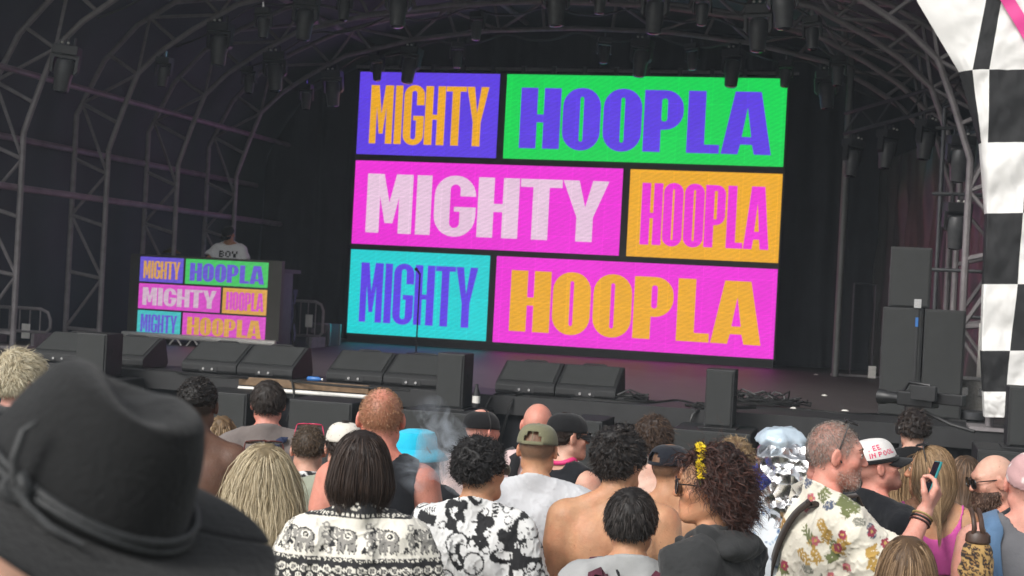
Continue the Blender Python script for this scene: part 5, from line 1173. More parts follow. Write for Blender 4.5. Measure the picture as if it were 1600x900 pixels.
# -- black felt hat, close by
p = P_('tall person in a wide black felt hat standing with back turned behind the crowd', (192, 538), 1.60, 8, 14, hr=math.radians(21), skin='pale', stubble=((0.3,0.2,0.15),0.3), hstep=0.006, tz=0.06, hoff=(0.03, 0, 0))
p.garment('shirt', cloth('charcoal', (0.03, 0.03, 0.032)), 'tee', seed=1); p.trousers(DARK_TR)
m_felt = mat('black_felt', (0.016, 0.0165, 0.017), 0.95, var=0.35, vscale=7, bump=0.35, bscale=160, sheen=0.12, spec=0.15)
m_cord = mat('hat_cord', (0.03, 0.032, 0.033), 0.6, var=0.2, vscale=40, bump=0.3, bscale=200)
def felt_hat(p):
    nt = 72; rows = []
    Ht = 0.090
    # brim from the rim inwards, then the crown upwards, then over the creased top
    for k in range(13):
        u_ = k/12; row = []
        for j in range(nt):
            a = 2*math.pi*j/nt; rx, ry = 0.094, 0.112; ex = 0.088 - 0.004*math.cos(2*a)
            r_ = (1-u_)*ex; x = (rx + r_)*math.cos(a); y = (ry + r_)*math.sin(a)
            z = 0.002 + 0.012*(abs(math.cos(a))**2)*(1-u_)**1.6*0.9 - 0.016*(abs(math.sin(a))**2)*(1-u_)**1.2 + 0.004*math.sin(3*a + 1)*(1-u_)
            row.append((x, y, z))
        rows.append(row)
    for k in range(1, 15):
        u_ = k/14; row = []
        for j in range(nt):
            a = 2*math.pi*j/nt; ta = 1 - 0.21*u_ - 0.07*u_**5; x = 0.094*ta*math.cos(a); y = 0.112*ta*math.sin(a)
            pinch = math.exp(-((a - math.pi*0.28)/0.33)**2) + math.exp(-((a - math.pi*0.72)/0.33)**2); f_ = 1 - 0.17*pinch*u_**1.6
            row.append((x*f_, y*f_, 0.004 + Ht*u_*(1 - 0.03*u_) - 0.012*max(0, math.sin(a))*u_**2))
        rows.append(row)
    for k in range(1, 11):
        u_ = k/10; row = []
        for j in range(nt):
            x0, y0, z0 = rows[26][j]; s_ = math.cos(u_*math.pi/2)**0.9 if k < 10 else 0; x, y = x0*s_, y0*s_
            dome = 0.020*math.sin(u_*math.pi/2)
            dent = 0.026*math.exp(-(x/0.026)**2)*min(1, u_*1.7)*math.exp(-((y - 0.012)/0.085)**4)
            row.append((x, y, z0*0 + (0.004 + Ht*0.97 - 0.012*max(0, y/0.1)) + dome - dent))
        rows.append(row)
    P = np.array(rows); P = np.concatenate([P, P[:, :1]], 1)
    zb = 0.043; T = lambda Q: p.from_head((np.asarray(Q) @ rotm(0, math.radians(15), 0).T) + np.array([0, -0.012, zb]))
    h = grid_obj('hat', T(P.reshape(-1, 3)).reshape(P.shape), m_felt, p.root); sm = h.modifiers.new('thick', 'SOLIDIFY'); sm.thickness = 0.0035; h.modifiers.new('sub', 'SUBSURF').render_levels = 1
    for q, (z, r) in enumerate(((0.010, 0.0042), (0.0175, 0.0038))):
        loop = [(0.0975*math.cos(a)*(1 - 0.01*q), 0.1155*math.sin(a)*(1 - 0.01*q), z + 0.003*math.sin(2*a + q)) for a in np.linspace(0, 2*math.pi, 60)]
        MB_ = MB().tube([tuple(v) for v in T(loop)], r, 7); MB_.build('cord', m_cord, h, smooth=True)
    # knot on the left rear side with two loose ends
    ka = math.radians(226); k0 = np.array([0.1*math.cos(ka), 0.118*math.sin(ka), 0.014]); tg = np.array([-math.sin(ka), math.cos(ka), 0]); ou = np.array([math.cos(ka), math.sin(ka), 0]); up = np.array([0, 0, 1])
    kn = [k0 + ou*0.004 + (tg*math.cos(a) + up*math.sin(a))*0.009 + ou*0.003*math.sin(2*a) for a in np.linspace(0, 6.6, 16)]
    MB().tube([tuple(v) for v in T(kn)], 0.0055, 7).build('knot', m_cord, h, smooth=True)
    MB().tube([tuple(v) for v in T([k0 + ou*0.006, k0 + ou*0.012 + tg*0.02 - up*0.004, k0 + ou*0.013 + tg*0.045 - up*0.007, k0 + ou*0.006 + tg*0.075 - up*0.006])], [0.0042, 0.0038, 0.0034, 0.002], 7).build('cord_end', m_cord, h, smooth=True)
    MB().tube([tuple(v) for v in T([k0 + ou*0.006, k0 + ou*0.008 - tg*0.012 + up*0.018, k0 + ou*0.004 - tg*0.018 + up*0.04, k0 - tg*0.016 + up*0.05 - ou*0.004])], [0.0042, 0.004, 0.0036, 0.002], 7).build('cord_end', m_cord, h, smooth=True)
felt_hat(p)

# -- far left, pale wavy hair
p = P_('person with wavy bleached hair and dark sunglasses in profile behind the hat', (28, 545), 6.6, -35, -62, skin='pink', hstep=0.006)
p.garment('shirt', cloth('washed_black', (0.035, 0.037, 0.043)), 'tee', seed=2); p.trousers(DARK_TR)
p.hair('wavy', (0.44, 0.37, 0.24), (0.72, 0.66, 0.5), thick=0.018, n=5000, length=0.05, lump=0.006, lift=0.35, grav=0.12, curl=0.005, curlw=18, noise=0.2, width=0.0022, segs=9, seed=3)
p.glasses('face')
# -- fade haircut
p = P_('bare shouldered man with dark fade haircut beside the hat', (310, 587), 6.9, 0, -8, skin='dark', stubble=((0.01, 0.008, 0.007), 0.85), ff=1.05)
p.trousers(DARK_TR); p.hair('short', (0.008, 0.007, 0.006), thick=0.012, n=1600, length=0.014, lump=0.003, lift=0.9, grav=0, noise=0.8, seed=4, gmin=0.02, hairline=0, width=0.004) if False else p.hair('short', (0.010, 0.008, 0.007), (0.03, 0.022, 0.018), thick=0.012, n=1700, length=0.014, lump=0.003, lumpsz=(0.012, 0.03), lift=0.9, grav=0, noise=0.8, seed=4, width=0.004, region=lambda P: P[:, 2] - np.interp(P[:, 1], [-0.12, -0.05, 0.0, 0.08], [0.0, 0.01, 0.02, 0.075]))
p = P_('short person with straight ash blond hair behind the man with fade haircut', (347, 648), 8.2, 0, 0, skin='pale', fem=True)
p.garment('shirt', cloth('washed_black', (0.035, 0.037, 0.043)), 'tee', seed=5); p.trousers(DARK_TR)
p.hair('long', DBLOND, (0.36, 0.26, 0.15), thick=0.014, n=700, length=0.26, lift=0.3, grav=0.5, noise=0.1, segs=10, width=0.006, seed=5, part=1)
# -- grey tee and navy strap
p = P_('dark haired man in a taupe grey t-shirt with navy bag strap facing the stage', (421, 593), 8.1, 0, 0, skin='pink', red=True, nk=1.02)
p.garment('shirt', cloth('taupe', (0.17, 0.145, 0.135)), 'tee', seed=6, fold=0.007); p.trousers(BLUE_JEAN)
p.hair('short', (0.020, 0.014, 0.011), (0.05, 0.035, 0.028), thick=0.016, n=3400, length=0.03, lump=0.003, lift=0.25, noise=0.2, seed=6, width=0.0028)
p.strap([(0.16, 0.02, 1.44), (0.06, -0.08, 1.42), (-0.02, -0.15, 1.25), (-0.12, -0.15, 1.05)][::1], 0.035, cloth('navy', (0.02, 0.03, 0.07)), 'bag_strap', 0.032)
# -- long blond hair
p = P_('woman with very long wavy streaked blond hair beside the hat brim', (415, 692), 5.2, 4, 6, skin='pale', fem=True)
p.garment('top', cloth('rust_print', (0.12, 0.03, 0.025)), 'tee', seed=7); p.trousers(BLUE_JEAN)
p.hair('long', (0.30, 0.23, 0.13), (0.66, 0.57, 0.40), thick=0.016, n=9000, length=0.62, lump=0.004, lift=0.15, grav=0.4, noise=0.09, curl=0.007, curlw=7, segs=18, width=0.0018, back=0.12, seed=7, part=1, ctint=0.55, clear=0.008, tipcol=(0.55, 0.47, 0.33))
p.glasses('top', m_f=mat('tortoise', (0.09, 0.02, 0.015), 0.25), big=1.1, dz=0.012)
# -- pink sunglasses
p = P_('person with cropped brown hair with pink sunglasses pushed up on the head', (484, 663), 7.1, 2, 0, skin='pale', stubble=((0.07, 0.045, 0.03), 0.8))
p.garment('shirt', m_print, 'tee', seed=8, colf=mono_print()); p.trousers(DARK_TR)
p.hair('short', (0.06, 0.04, 0.025), (0.12, 0.08, 0.05), thick=0.009, n=1500, length=0.016, lump=0.002, lift=0.7, noise=0.6, seed=8, region=lambda P: P[:, 2] - np.interp(P[:, 1], [-0.12, -0.05, 0.0, 0.08], [-0.03, -0.02, 0.0, 0.075]))
p.glasses('top', m_f=m_pinkplastic, big=1.1, dz=0.008, label='hot pink framed sunglasses pushed up on the head')
# -- white cap with sage tee
p = P_('person in a sage green t-shirt and off white cap behind the bob haircut', (540, 652), 6.9, 6, 4, skin='pale', tz=0.03)
p.garment('shirt', cloth('sage', (0.30, 0.32, 0.25)), 'tee', seed=9); p.trousers(BLUE_JEAN)
p.hair('short', DBROWN, thick=0.010, n=500, length=0.03, seed=9)
p.cap(cloth('offwhite', (0.66, 0.62, 0.55)), 1)
# -- redhead in black tank
p = P_('broad man with short ginger hair and pink shoulders in a black tank top', (598, 600), 6.1, 0, 2, skin='burn', bw=0.93, ff=1.04, aw=1.04, nk=1.1, red=True, stubble=((0.24, 0.11, 0.05), 0.8), baldspot=True)
p.garment('tank_top', cloth('ink_black', (0.010, 0.011, 0.014)), 'tank', seed=10, fold=0.004); p.trousers(DARK_TR)
p.hair('short', (0.22, 0.105, 0.05), (0.40, 0.22, 0.12), thick=0.005, n=1700, length=0.008, lump=0.0, lift=0.25, noise=0.1, segs=3, seed=10, cap=False, width=0.0018)
p.strap([(0.05, 0.045, 1.50), (0.068, -0.01, 1.515), (0.035, -0.075, 1.495), (-0.02, -0.085, 1.49)], 0.01, mat('silver_chain', (0.5, 0.5, 0.48), 0.3, 0.8), 'necklace', 0.006, 0.003, pr=p.trunk[:4] + p.neck + p.trunk[5:6])
# -- cyan cap
p = P_('dark haired person in a bright cyan sun hat half hidden behind the black tank top', (650, 668), 7.2, -25, -40, skin='pale', fem=True, tz=0.03)
p.garment('top', cloth('ink_black', (0.010, 0.011, 0.014)), 'tee', seed=11); p.trousers(DARK_TR)
p.hair('long', DBROWN, thick=0.014, n=500, length=0.2, lift=0.3, grav=0.5, segs=8, width=0.006, seed=11)
m_cy = cloth('cyan', (0.02, 0.47, 0.68))
def bucket(p, m, label=None):
    prof = [(0.152, -0.045), (0.128, -0.015), (0.1, 0.008), (0.094, 0.06), (0.082, 0.086), (0.05, 0.098), (0.0, 0.10)]
    b = MB().lathe(prof, 28, M=Matrix.Translation((0, -0.012, 0.03)) @ Matrix.Scale(1.22, 4, (0, 1, 0)) @ Matrix.Scale(1.06, 4)); b.f = b.f[:-2]; o = p.head_obj('sun_hat', b, m, label=label); o.modifiers.new('thick', 'SOLIDIFY').thickness = 0.003
bucket(p, m_cy)
# -- elephant shirt
p = P_('person with dark brown bob in a black and cream elephant print shirt', (567, 671), 5.05, 0, 0, skin='tan', bw=0.88, ff=1.06, fem=False)
p.garment('shirt', m_print, 'shirt', step=0.005, seed=12, fold=0.011, sleeve=0.85, thick=0.017, colf=elephant_print()); p.trousers(DARK_TR)
p.hair('bob', (0.020, 0.0125, 0.010), (0.06, 0.038, 0.028), thick=0.016, n=7000, length=0.215, lump=0.002, lift=0.12, grav=0.42, noise=0.07, segs=12, width=0.0021, seed=12, part=1, ctint=0.8, clear=0.006, cutz=-0.092, tuck=0.3, zpull=-0.03)
# -- monochrome print
p = P_('bespectacled person with curly black hair in a bold black and white print shirt', (748, 682), 5.8, -12, -48, bw=0.92, skin='tan', hstep=0.006)
p.garment('shirt', m_print, 'shirt', step=0.006, seed=13, fold=0.013, sleeve=0.85, thick=0.018, colf=mono_print()); p.trousers(DARK_TR)
p.hair('curly', (0.010, 0.009, 0.009), (0.03, 0.026, 0.025), thick=0.022, n=2800, length=0.034, lump=0.007, lumpsz=(0.02, 0.045), lift=0.45, grav=0.05, noise=0.4, curl=0.005, curlw=34, segs=9, width=0.0028, seed=13)
p.glasses('face', m_l=mat('clear_lens', (0.25, 0.24, 0.22), 0.1), m_f=mat('wire_rim', (0.3, 0.28, 0.22), 0.3, 0.8), name='spectacles', big=0.9)
# -- black skull cap near the pit
p = P_('man in a black cap and headset by the pit, facing the banner side', (752, 631), 8.0, -30, -58, skin='pink', tz=0.03)
p.garment('shirt', cloth('blush', (0.55, 0.42, 0.40)), 'tee', seed=14); p.trousers(DARK_TR)
p.cap(cloth('jet', (0.008, 0.008, 0.009)), 0, zb=0.012, size=1.03)
p.head_obj('headset_band', MB().tube([(0.094*math.cos(a), -0.01, 0.02 + 0.1*math.sin(a)) for a in np.linspace(-0.2, 3.34, 20)], 0.004, 6), m_gframe)
# -- bald pink head
p = P_('bald sunburnt man in a pale pink shirt with black backpack straps', (842, 630), 7.8, 6, -2, skin='burn', bw=0.86, ff=1.0, stubble=((0.50, 0.26, 0.20), 0.3), tz=0.002)
p.garment('shirt', cloth('pale_pink', (0.62, 0.47, 0.46)), 'tee', seed=15); p.trousers(BLUE_JEAN)
p.strap([(-0.12, 0.02, 1.45), (-0.12, -0.08, 1.42), (-0.11, -0.15, 1.25), (-0.1, -0.15, 1.1)], 0.05, DARK_TR, 'backpack_strap', 0.032, 0.008)
# -- black cap and pink lanyard
p = P_('man in black cap and black tank top with pink lanyard, seen in profile', (886, 638), 7.55, -40, -72, skin='pale', tz=0.03, hstep=0.006)
p.garment('tank_top', cloth('ink_black', (0.010, 0.011, 0.014)), 'tank', seed=16, fold=0.004); p.trousers(DARK_TR)
p.hair('short', DBROWN, thick=0.008, n=500, length=0.015, seed=16); p.cap(cloth('jet', (0.008, 0.008, 0.009)), 1); p.glasses('face')
p.strap([(0.055, 0.03, 1.49), (0.058, -0.03, 1.505), (0.0, -0.075, 1.50), (-0.058, -0.03, 1.505), (-0.055, 0.03, 1.49)], 0.022, mat('lanyard_pink', (0.62, 0.03, 0.16), 0.6), 'lanyard', 0.005, 0.003, pr=p.neck + p.trunk[4:])
# -- white tee, olive cap
p = P_('man in a plain white t-shirt and faded olive cap facing the stage', (842, 652), 6.6, -6, -14, skin='tan', bw=1.02, ff=1.05, tz=0.03, stubble=((0.05, 0.04, 0.03), 0.7), hp=math.radians(-4))
p.garment('shirt', cloth('white', (0.56, 0.57, 0.59), bump=0.2), 'tee', seed=17, step=0.008, fold=0.012, sleeve=0.75, thick=0.017); p.trousers(BLUE_JEAN)
p.cap(cloth('olive', (0.17, 0.165, 0.10)), 1, opening=True, zb=0.026)
# -- shirtless behind
p = P_('man with tousled brown hair turned to the video wall beyond the bare backs', (1022, 650), 7.5, -8, -20, skin='fair'); p.trousers(BLUE_JEAN)
p.hair('short', (0.035, 0.02, 0.013), (0.11, 0.065, 0.04), thick=0.022, n=2400, length=0.045, lump=0.007, lift=0.4, noise=0.3, curl=0.003, curlw=20, segs=8, width=0.003, seed=18)
p = P_('bare backed man in a black baseball cap with the bill to the banner side', (1047, 683), 6.7, -8, -50, skin='tan', tz=0.032, stubble=((0.03, 0.022, 0.016), 0.7), hstep=0.006); p.trousers(BLUE_JEAN)
p.cap(cloth('navy_black', (0.012, 0.014, 0.020)), 1, opening=True, zb=0.02)
p = P_('broad bare backed man with curly black hair and white rimmed sunglasses', (966, 667), 6.0, 2, -38, skin='tan', bw=1.1, ff=1.12, aw=1.05, hstep=0.0065); p.trousers(BLUE_JEAN)
p.hair('curly', (0.012, 0.0095, 0.009), (0.045, 0.034, 0.028), thick=0.022, n=3000, length=0.042, lump=0.008, lumpsz=(0.02, 0.05), lift=0.35, grav=0.08, noise=0.35, curl=0.005, curlw=26, segs=9, width=0.003, seed=20, region=lambda P: P[:, 2] - np.interp(P[:, 1], HL_Y, HL_Z) + 0.018)
p.glasses('face', m_f=m_white)
# -- front: grey tee with maroon straps
p = P_('person with short greying black hair in a light grey t-shirt with maroon straps', (988, 760), 5.1, 0, -12, skin='tan', bw=0.98, fem=False)
p.garment('shirt', cloth('light_grey', (0.33, 0.335, 0.335), bump=0.25), 'tee', seed=21, step=0.010, fold=0.010); p.trousers(BLUE_JEAN)
p.hair('short', (0.014, 0.011, 0.010), (0.065, 0.055, 0.05), thick=0.016, n=4200, length=0.042, lump=0.003, lift=0.15, grav=0.12, noise=0.12, segs=7, width=0.0026, seed=21)
mar = cloth('maroon', (0.075, 0.015, 0.03)); edge_ = cloth('maroon_edge', (0.03, 0.01, 0.015))
for g in (-1, 1):
    p.strap([(g*0.118, 0.04, 1.45), (g*0.115, -0.05, 1.44), (g*0.10, -0.14, 1.32), (g*0.085, -0.15, 1.12)], 0.055, mar, 'backpack_strap', 0.042, 0.010)
p.strap([(-0.06, -0.02, 1.47), (0.0, -0.12, 1.40), (0.10, -0.15, 1.27)], 0.006, DARK_TR, 'thin_cord', 0.044, 0.004)
# -- curly woman with flower band
p = P_('woman with curly auburn brown hair, a yellow flower headband and charcoal hoodie', (1120, 694), 5.15, 60, 94, skin='tan', fem=True, hstep=0.0048, hp=math.radians(2), tz=0.035, bw=0.88)
hd = cloth('charcoal_fleece', (0.032, 0.033, 0.034), bump=0.5); p.garment('hoodie', hd, 'hoodie', seed=22, step=0.011, thick=0.02, fold=0.012, neck=1.1); p.trousers(DARK_TR)
p.hair('curly', (0.022, 0.010, 0.008), (0.085, 0.034, 0.024), thick=0.03, n=4200, length=0.12, lump=0.010, lumpsz=(0.03, 0.07), lift=0.45, grav=0.2, noise=0.3, curl=0.009, curlw=16, segs=14, width=0.003, seed=22, clear=0.01, back=0.15, zpull=-0.02, whorl=(0, 0.05, 0.1), region=lambda P: np.minimum(P[:, 2] - np.interp(P[:, 1], HL_Y, HL_Z), -0.018 - P[:, 1] + 1.1*np.clip(P[:, 2]-0.01, 0, 1)), thickf=lambda P: 0.012 + 0.036*np.clip((0.04 - P[:, 1])/0.10, 0, 1))
p.glasses('face', big=1.12)
hb = MB(); g = random.Random(3); m_yel = mat('yellow_petals', (0.86, 0.66, 0.03), 0.6, var=0.2, vscale=60); bandc = [(0.113*math.cos(a), 0.035 - 0.03*math.sin(a)*0, 0.02 + 0.118*math.sin(a)) for a in np.linspace(0.0, math.pi, 40)]
band = p.head_obj('headband', MB().tube([(x, y, z) for x, y, z in bandc], 0.004, 6), mat('band_green', (0.1, 0.13, 0.03), 0.7))
fb = MB()
for k in range(150):
    x, y, z = bandc[g.randrange(2, 38)]; x += g.uniform(-.006, .006); y += g.uniform(-.011, .011); z += g.uniform(-.004, .010); M_ = Matrix.Translation((x*1.03, y, z)) @ Matrix.Rotation(g.uniform(0, 6), 4, 'Z') @ Matrix.Rotation(g.uniform(-1, 1), 4, 'X')
    for q in range(5): a = q*1.257; fb.add([M_ @ Vector(v) for v in ((0, 0, 0), (0.007*math.cos(a-.45), 0.007*math.sin(a-.45), 0.003), (0.011*math.cos(a), 0.011*math.sin(a), 0.004), (0.007*math.cos(a+.45), 0.007*math.sin(a+.45), 0.003))], [(0, 1, 2, 3)])
p.head_obj('flowers', fb, m_yel, band, smooth=False)
# hood lying on the back
p_hood = [EL((0, -0.11, 1.455), (0.13, 0.06, 0.05), 0.03), RC((-0.1, -0.04, 1.49), (0.1, -0.04, 1.49), 0.035, None, 0.03), RC((-0.1, -0.04, 1.49), (-0.05, 0.08, 1.45), 0.032, 0.022, 0.03), RC((0.1, -0.04, 1.49), (0.05, 0.08, 1.45), 0.032, 0.022, 0.03)]
xs, ys, zs = axis(-0.2, 0.2, 0.01), axis(-0.22, 0.15, 0.01), axis(1.36, 1.58, 0.01); Fh = sdf_grid(p_hood, xs, ys, zs) - (0.005*Waves(5, 10, 0.05, 0.12)(xs[:, None, None], ys[None, :, None], zs[None, None, :])).astype(f32); Fh = np.maximum(Fh, -prim_d(EL((0, 0.02, 1.54), (0.068, 0.075, 0.10)), xs[:, None, None], ys[None, :, None], zs[None, None, :]))
V, Q = surface_nets(Fh, xs, ys, zs); link('hood', fast_mesh('hood', V, Q), hd, p.root)
# -- blond tousled behind
p = P_('person with tousled fair hair behind the flower headband', (1150, 684), 7.0, 0, 10, skin='fair'); p.garment('shirt', cloth('washed_black', (0.035, 0.037, 0.043)), 'tee', seed=23); p.trousers(BLUE_JEAN)
p.hair('short', (0.20, 0.13, 0.065), (0.42, 0.31, 0.18), thick=0.02, n=2000, length=0.045, lump=0.007, lift=0.4, noise=0.3, curl=0.004, curlw=20, segs=8, width=0.003, seed=23)
# -- silver foil headdress
p = P_('person in blue print shirt wearing a crumpled silver foil headdress with blue ribbon', (1228, 661), 5.95, -6, 0, skin='fair', tz=0.06, arm={-1: ((-0.26, 0.02, 1.20), (-0.20, 0.20, 1.30))}, hand={-1: ((-0.3, 0.5, 0.7), (0.6, 0.4, 0.0), -1, 0.7)})
p.garment('shirt', m_print, 'shirt', step=0.009, seed=24, fold=0.007, sleeve=0.9, thick=0.018, colf=blue_print()); p.trousers(BLUE_JEAN)
p.hair('short', DBROWN, thick=0.01, n=400, length=0.02, seed=24)
m_foil = mat('silver_foil', (0.72, 0.72, 0.73), 0.27, 1.0, var=0.1, vscale=20, bump=0.3, bscale=30)
_n = m_foil.node_tree.nodes; _L = m_foil.node_tree.links; _b = _n['Principled BSDF']; _v = _n.new('ShaderNodeTexVoronoi'); _v.inputs['Scale'].default_value = 19; _v.inputs['Randomness'].default_value = 1.0
_tc = _n.new('ShaderNodeTexCoord'); _L.new(_tc.outputs['Object'], _v.inputs['Vector']); _bp = _n.new('ShaderNodeBump'); _bp.inputs['Strength'].default_value = 0.9; _bp.inputs['Distance'].default_value = 0.03
_L.new(_v.outputs['Distance'], _bp.inputs['Height']); _L.new(_bp.outputs[0], _b.inputs['Normal'])
m_foilw = mat('pale_blue_film', (0.55, 0.66, 0.75), 0.25, 0.3, var=0.2, vscale=9, bump=0.4, bscale=24)
def crumple(prims, step, amp, seed, lam=(0.03, 0.11)):
    lo = np.min([prim_box(q)[0] for q in prims], 0) - 0.05; hi = np.max([prim_box(q)[1] for q in prims], 0) + 0.05; xs, ys, zs = axis(lo[0], hi[0], step), axis(lo[1], hi[1], step), axis(lo[2], hi[2], step); X, Y, Z = xs[:, None, None], ys[None, :, None], zs[None, None, :]
    Fk = sdf_grid(prims, xs, ys, zs); W_ = Waves(seed, 12, *lam); W2 = Waves(seed+1, 12, *lam)
    Fk = Fk - (amp*(1 - 2*np.abs(W_(X, Y, Z))*0.7 - np.abs(W2(X*1.7, Y*1.7, Z*1.7))*0.5)).astype(f32); return surface_nets(Fk, xs, ys, zs)
hx, hy_, hz_ = p.hc
V, Q = crumple([EL((hx, hy_-0.01, hz_+0.03), (0.105, 0.125, 0.10), 0.04), EL((hx+0.02, hy_-0.09, hz_-0.06), (0.11, 0.06, 0.13), 0.04), EL((hx+0.10, hy_-0.05, hz_-0.02), (0.05, 0.08, 0.12), 0.04), EL((hx+0.04, hy_-0.10, hz_-0.17), (0.09, 0.04, 0.10), 0.03)], 0.012, 0.012, 31, (0.05, 0.16))
fo = link('foil_headdress', fast_mesh('foil_headdress', V, Q, smooth=False), m_foil, p.root)
V, Q = crumple([EL((hx-0.01, hy_-0.01, hz_+0.105), (0.10, 0.115, 0.055), 0.03)], 0.009, 0.009, 37, (0.06, 0.2)); link('film_wrap', fast_mesh('film_wrap', V, Q), m_foilw, fo)
g = random.Random(8); rb = MB(); m_rib = mat('blue_ribbon', (0.02, 0.06, 0.45), 0.35)
for k in range(46):
    q = np.array([hx - 0.10 + g.uniform(-.01, .03), hy_ - 0.08 + g.uniform(-.03, .02), hz_ - 0.045 + g.uniform(-.03, .03)]); pts = [q]
    for i in range(5): q = q + np.array([g.uniform(-.022, .018), g.uniform(-.016, .006), g.uniform(-.024, .02)]); pts.append(q)
    rb.tube([tuple(v) for v in pts], 0.003, 4)
rb.build('blue_ribbon', m_rib, fo, smooth=True)

# -- floral shirt man with the phone
arm_r = {1: ((0.27, 0.12, 1.22), (0.20, 0.28, 1.46)), -1: ((-0.25, -0.03, 1.14), (-0.2, 0.16, 1.0))}
p = P_('man with cropped grey hair and stubble in a cream floral shirt holding up a phone', (1303, 655), 5.8, -62, -86, skin='pink', hstep=0.0048, arm=arm_r, hand={1: ((-0.05, 0.55, 0.83), (-0.75, -0.6, 0.2), 1, 0.8)}, bw=0.98, ff=1.08, stubble=((0.16, 0.13, 0.11), 0.62), beardtint=((0.34, 0.22, 0.17), 0.6), tz=0.01, red=True, hp=math.radians(-2))
p.garment('shirt', m_print, 'shirt', step=0.0058, seed=25, fold=0.013, sleeve=0.82, thick=0.018, colf=floral_print()); p.trousers(BLUE_JEAN)
p.hair('short', (0.15, 0.12, 0.10), (0.34, 0.3, 0.27), thick=0.005, n=2600, length=0.010, lump=0.0, lift=0.25, noise=0.1, segs=3, seed=25, cap=False, width=0.0017, region=lambda P: np.minimum(P[:, 2] - np.interp(P[:, 1], HL_Y, HL_Z), 0.045 - P[:, 1] + 0.02))
p.eyes((0.12, 0.08, 0.06)); p.glasses('top', dz=0.006)
beard_reg = lambda P: np.minimum(np.minimum(-0.040 - P[:, 2] + 0.0*P[:, 0], P[:, 1] - 0.0), P[:, 2] + 0.135)
p.hair('beard', (0.30, 0.21, 0.17), (0.45, 0.37, 0.33), thick=0.003, n=1000, length=0.006, lump=0.0, lift=0.35, grav=0.2, noise=0.2, segs=3, seed=41, width=0.0018, region=beard_reg, name='beard', torso=False, cap=False)
p.strap([(0.10, 0.10, 1.35), (0.10, 0.0, 1.47), (0.03, -0.12, 1.40), (-0.06, -0.15, 1.2), (-0.12, -0.13, 1.0)], 0.04, cloth('brown_strap', (0.03, 0.02, 0.015)), 'bag_strap', 0.038, 0.006)
W_ = np.array(arm_r[1][1]); fa = (W_ - np.array(arm_r[1][0])); fa /= np.linalg.norm(fa)
for k, (t, c_) in enumerate(((0.035, (0.02, 0.02, 0.02)), (0.022, (0.35, 0.25, 0.1)), (0.048, (0.05, 0.02, 0.02)))):
    ctr = W_ - fa*t; a_ = np.cross(fa, (0, 0, 1.0)); a_ /= np.linalg.norm(a_); b_ = np.cross(fa, a_)
    MB().tube([tuple(ctr + (a_*math.cos(q) + b_*math.sin(q))*0.0355) for q in np.linspace(0, 2*math.pi, 22)], 0.004, 6).build('bracelet', mat('bracelet_%d' % k, c_, 0.5), p.root, smooth=True)
# phone in the raised hand
hd_ = np.array((-0.05, 0.55, 0.83)); hd_ /= np.linalg.norm(hd_); n_ = np.array((-0.75, -0.6, 0.2)); n_ -= hd_*(n_ @ hd_); n_ /= np.linalg.norm(n_); x_ = np.cross(hd_, n_)
ctr = W_ + hd_*0.105 + n_*0.034 + x_*0.005
Rw = np.array(Matrix.Rotation(p.sp['yaw'], 3, 'Z')); wc = np.array(p.loc) + Rw @ (ctr*p.s)
upd = Rw @ np.array([0.0, 0.35, 0.94]); upd /= np.linalg.norm(upd); nd = Rw @ np.array([0.25, 1.0, 0.0]); nd -= upd*(nd @ upd); nd /= np.linalg.norm(nd); xd = np.cross(upd, nd)
ph = empty('phone', wc, 'teal cased phone held up in the hand of the floral shirt man', 'phone'); mw = Matrix.Identity(4)
for i in range(3): mw[i][0] = xd[i]; mw[i][1] = nd[i]; mw[i][2] = upd[i]; mw[i][3] = wc[i]
ph.matrix_world = mw
MB().box(-0.037, 0.037, -0.005, 0.005, -0.07, 0.085).build('case', mat('teal_case', (0.01, 0.22, 0.24), 0.4), ph, bevel=0.004)
MB().box(-0.034, 0.034, -0.0065, -0.0052, -0.066, 0.081).build('screen', m_glass, ph)
MB().box(-0.03, -0.008, 0.0052, 0.007, 0.05, 0.078).build('camera_bump', m_black, ph)

# -- white fronted cap with pink lettering
p = P_('bearded man in a black and white cap with pink lettering and black t-shirt', (1354, 679), 6.6, -50, -74, skin='pink', hstep=0.005, hp=math.radians(16), tz=0.03, beardtint=((0.06, 0.04, 0.03), 0.55), red=True)
p.garment('shirt', cloth('ink_black', (0.010, 0.011, 0.014)), 'tee', seed=26); p.trousers(DARK_TR)
jet = cloth('jet', (0.008, 0.008, 0.009)); wh_ = cloth('cap_white', (0.66, 0.64, 0.62), bump=0.15); cp = p.cap(wh_, 1, m_bill=jet, zb=0.03)
p.eyes((0.06, 0.04, 0.03))
# lower black band of the cap
p.head_obj('cap_band', MB().tube([(0.0905*math.cos(a), -0.014 + 0.111*math.sin(a), 0.034 - 0.012*math.sin(a) - 0.004) for a in np.linspace(0, 2*math.pi, 40)], 0.010, 6), jet, cp)
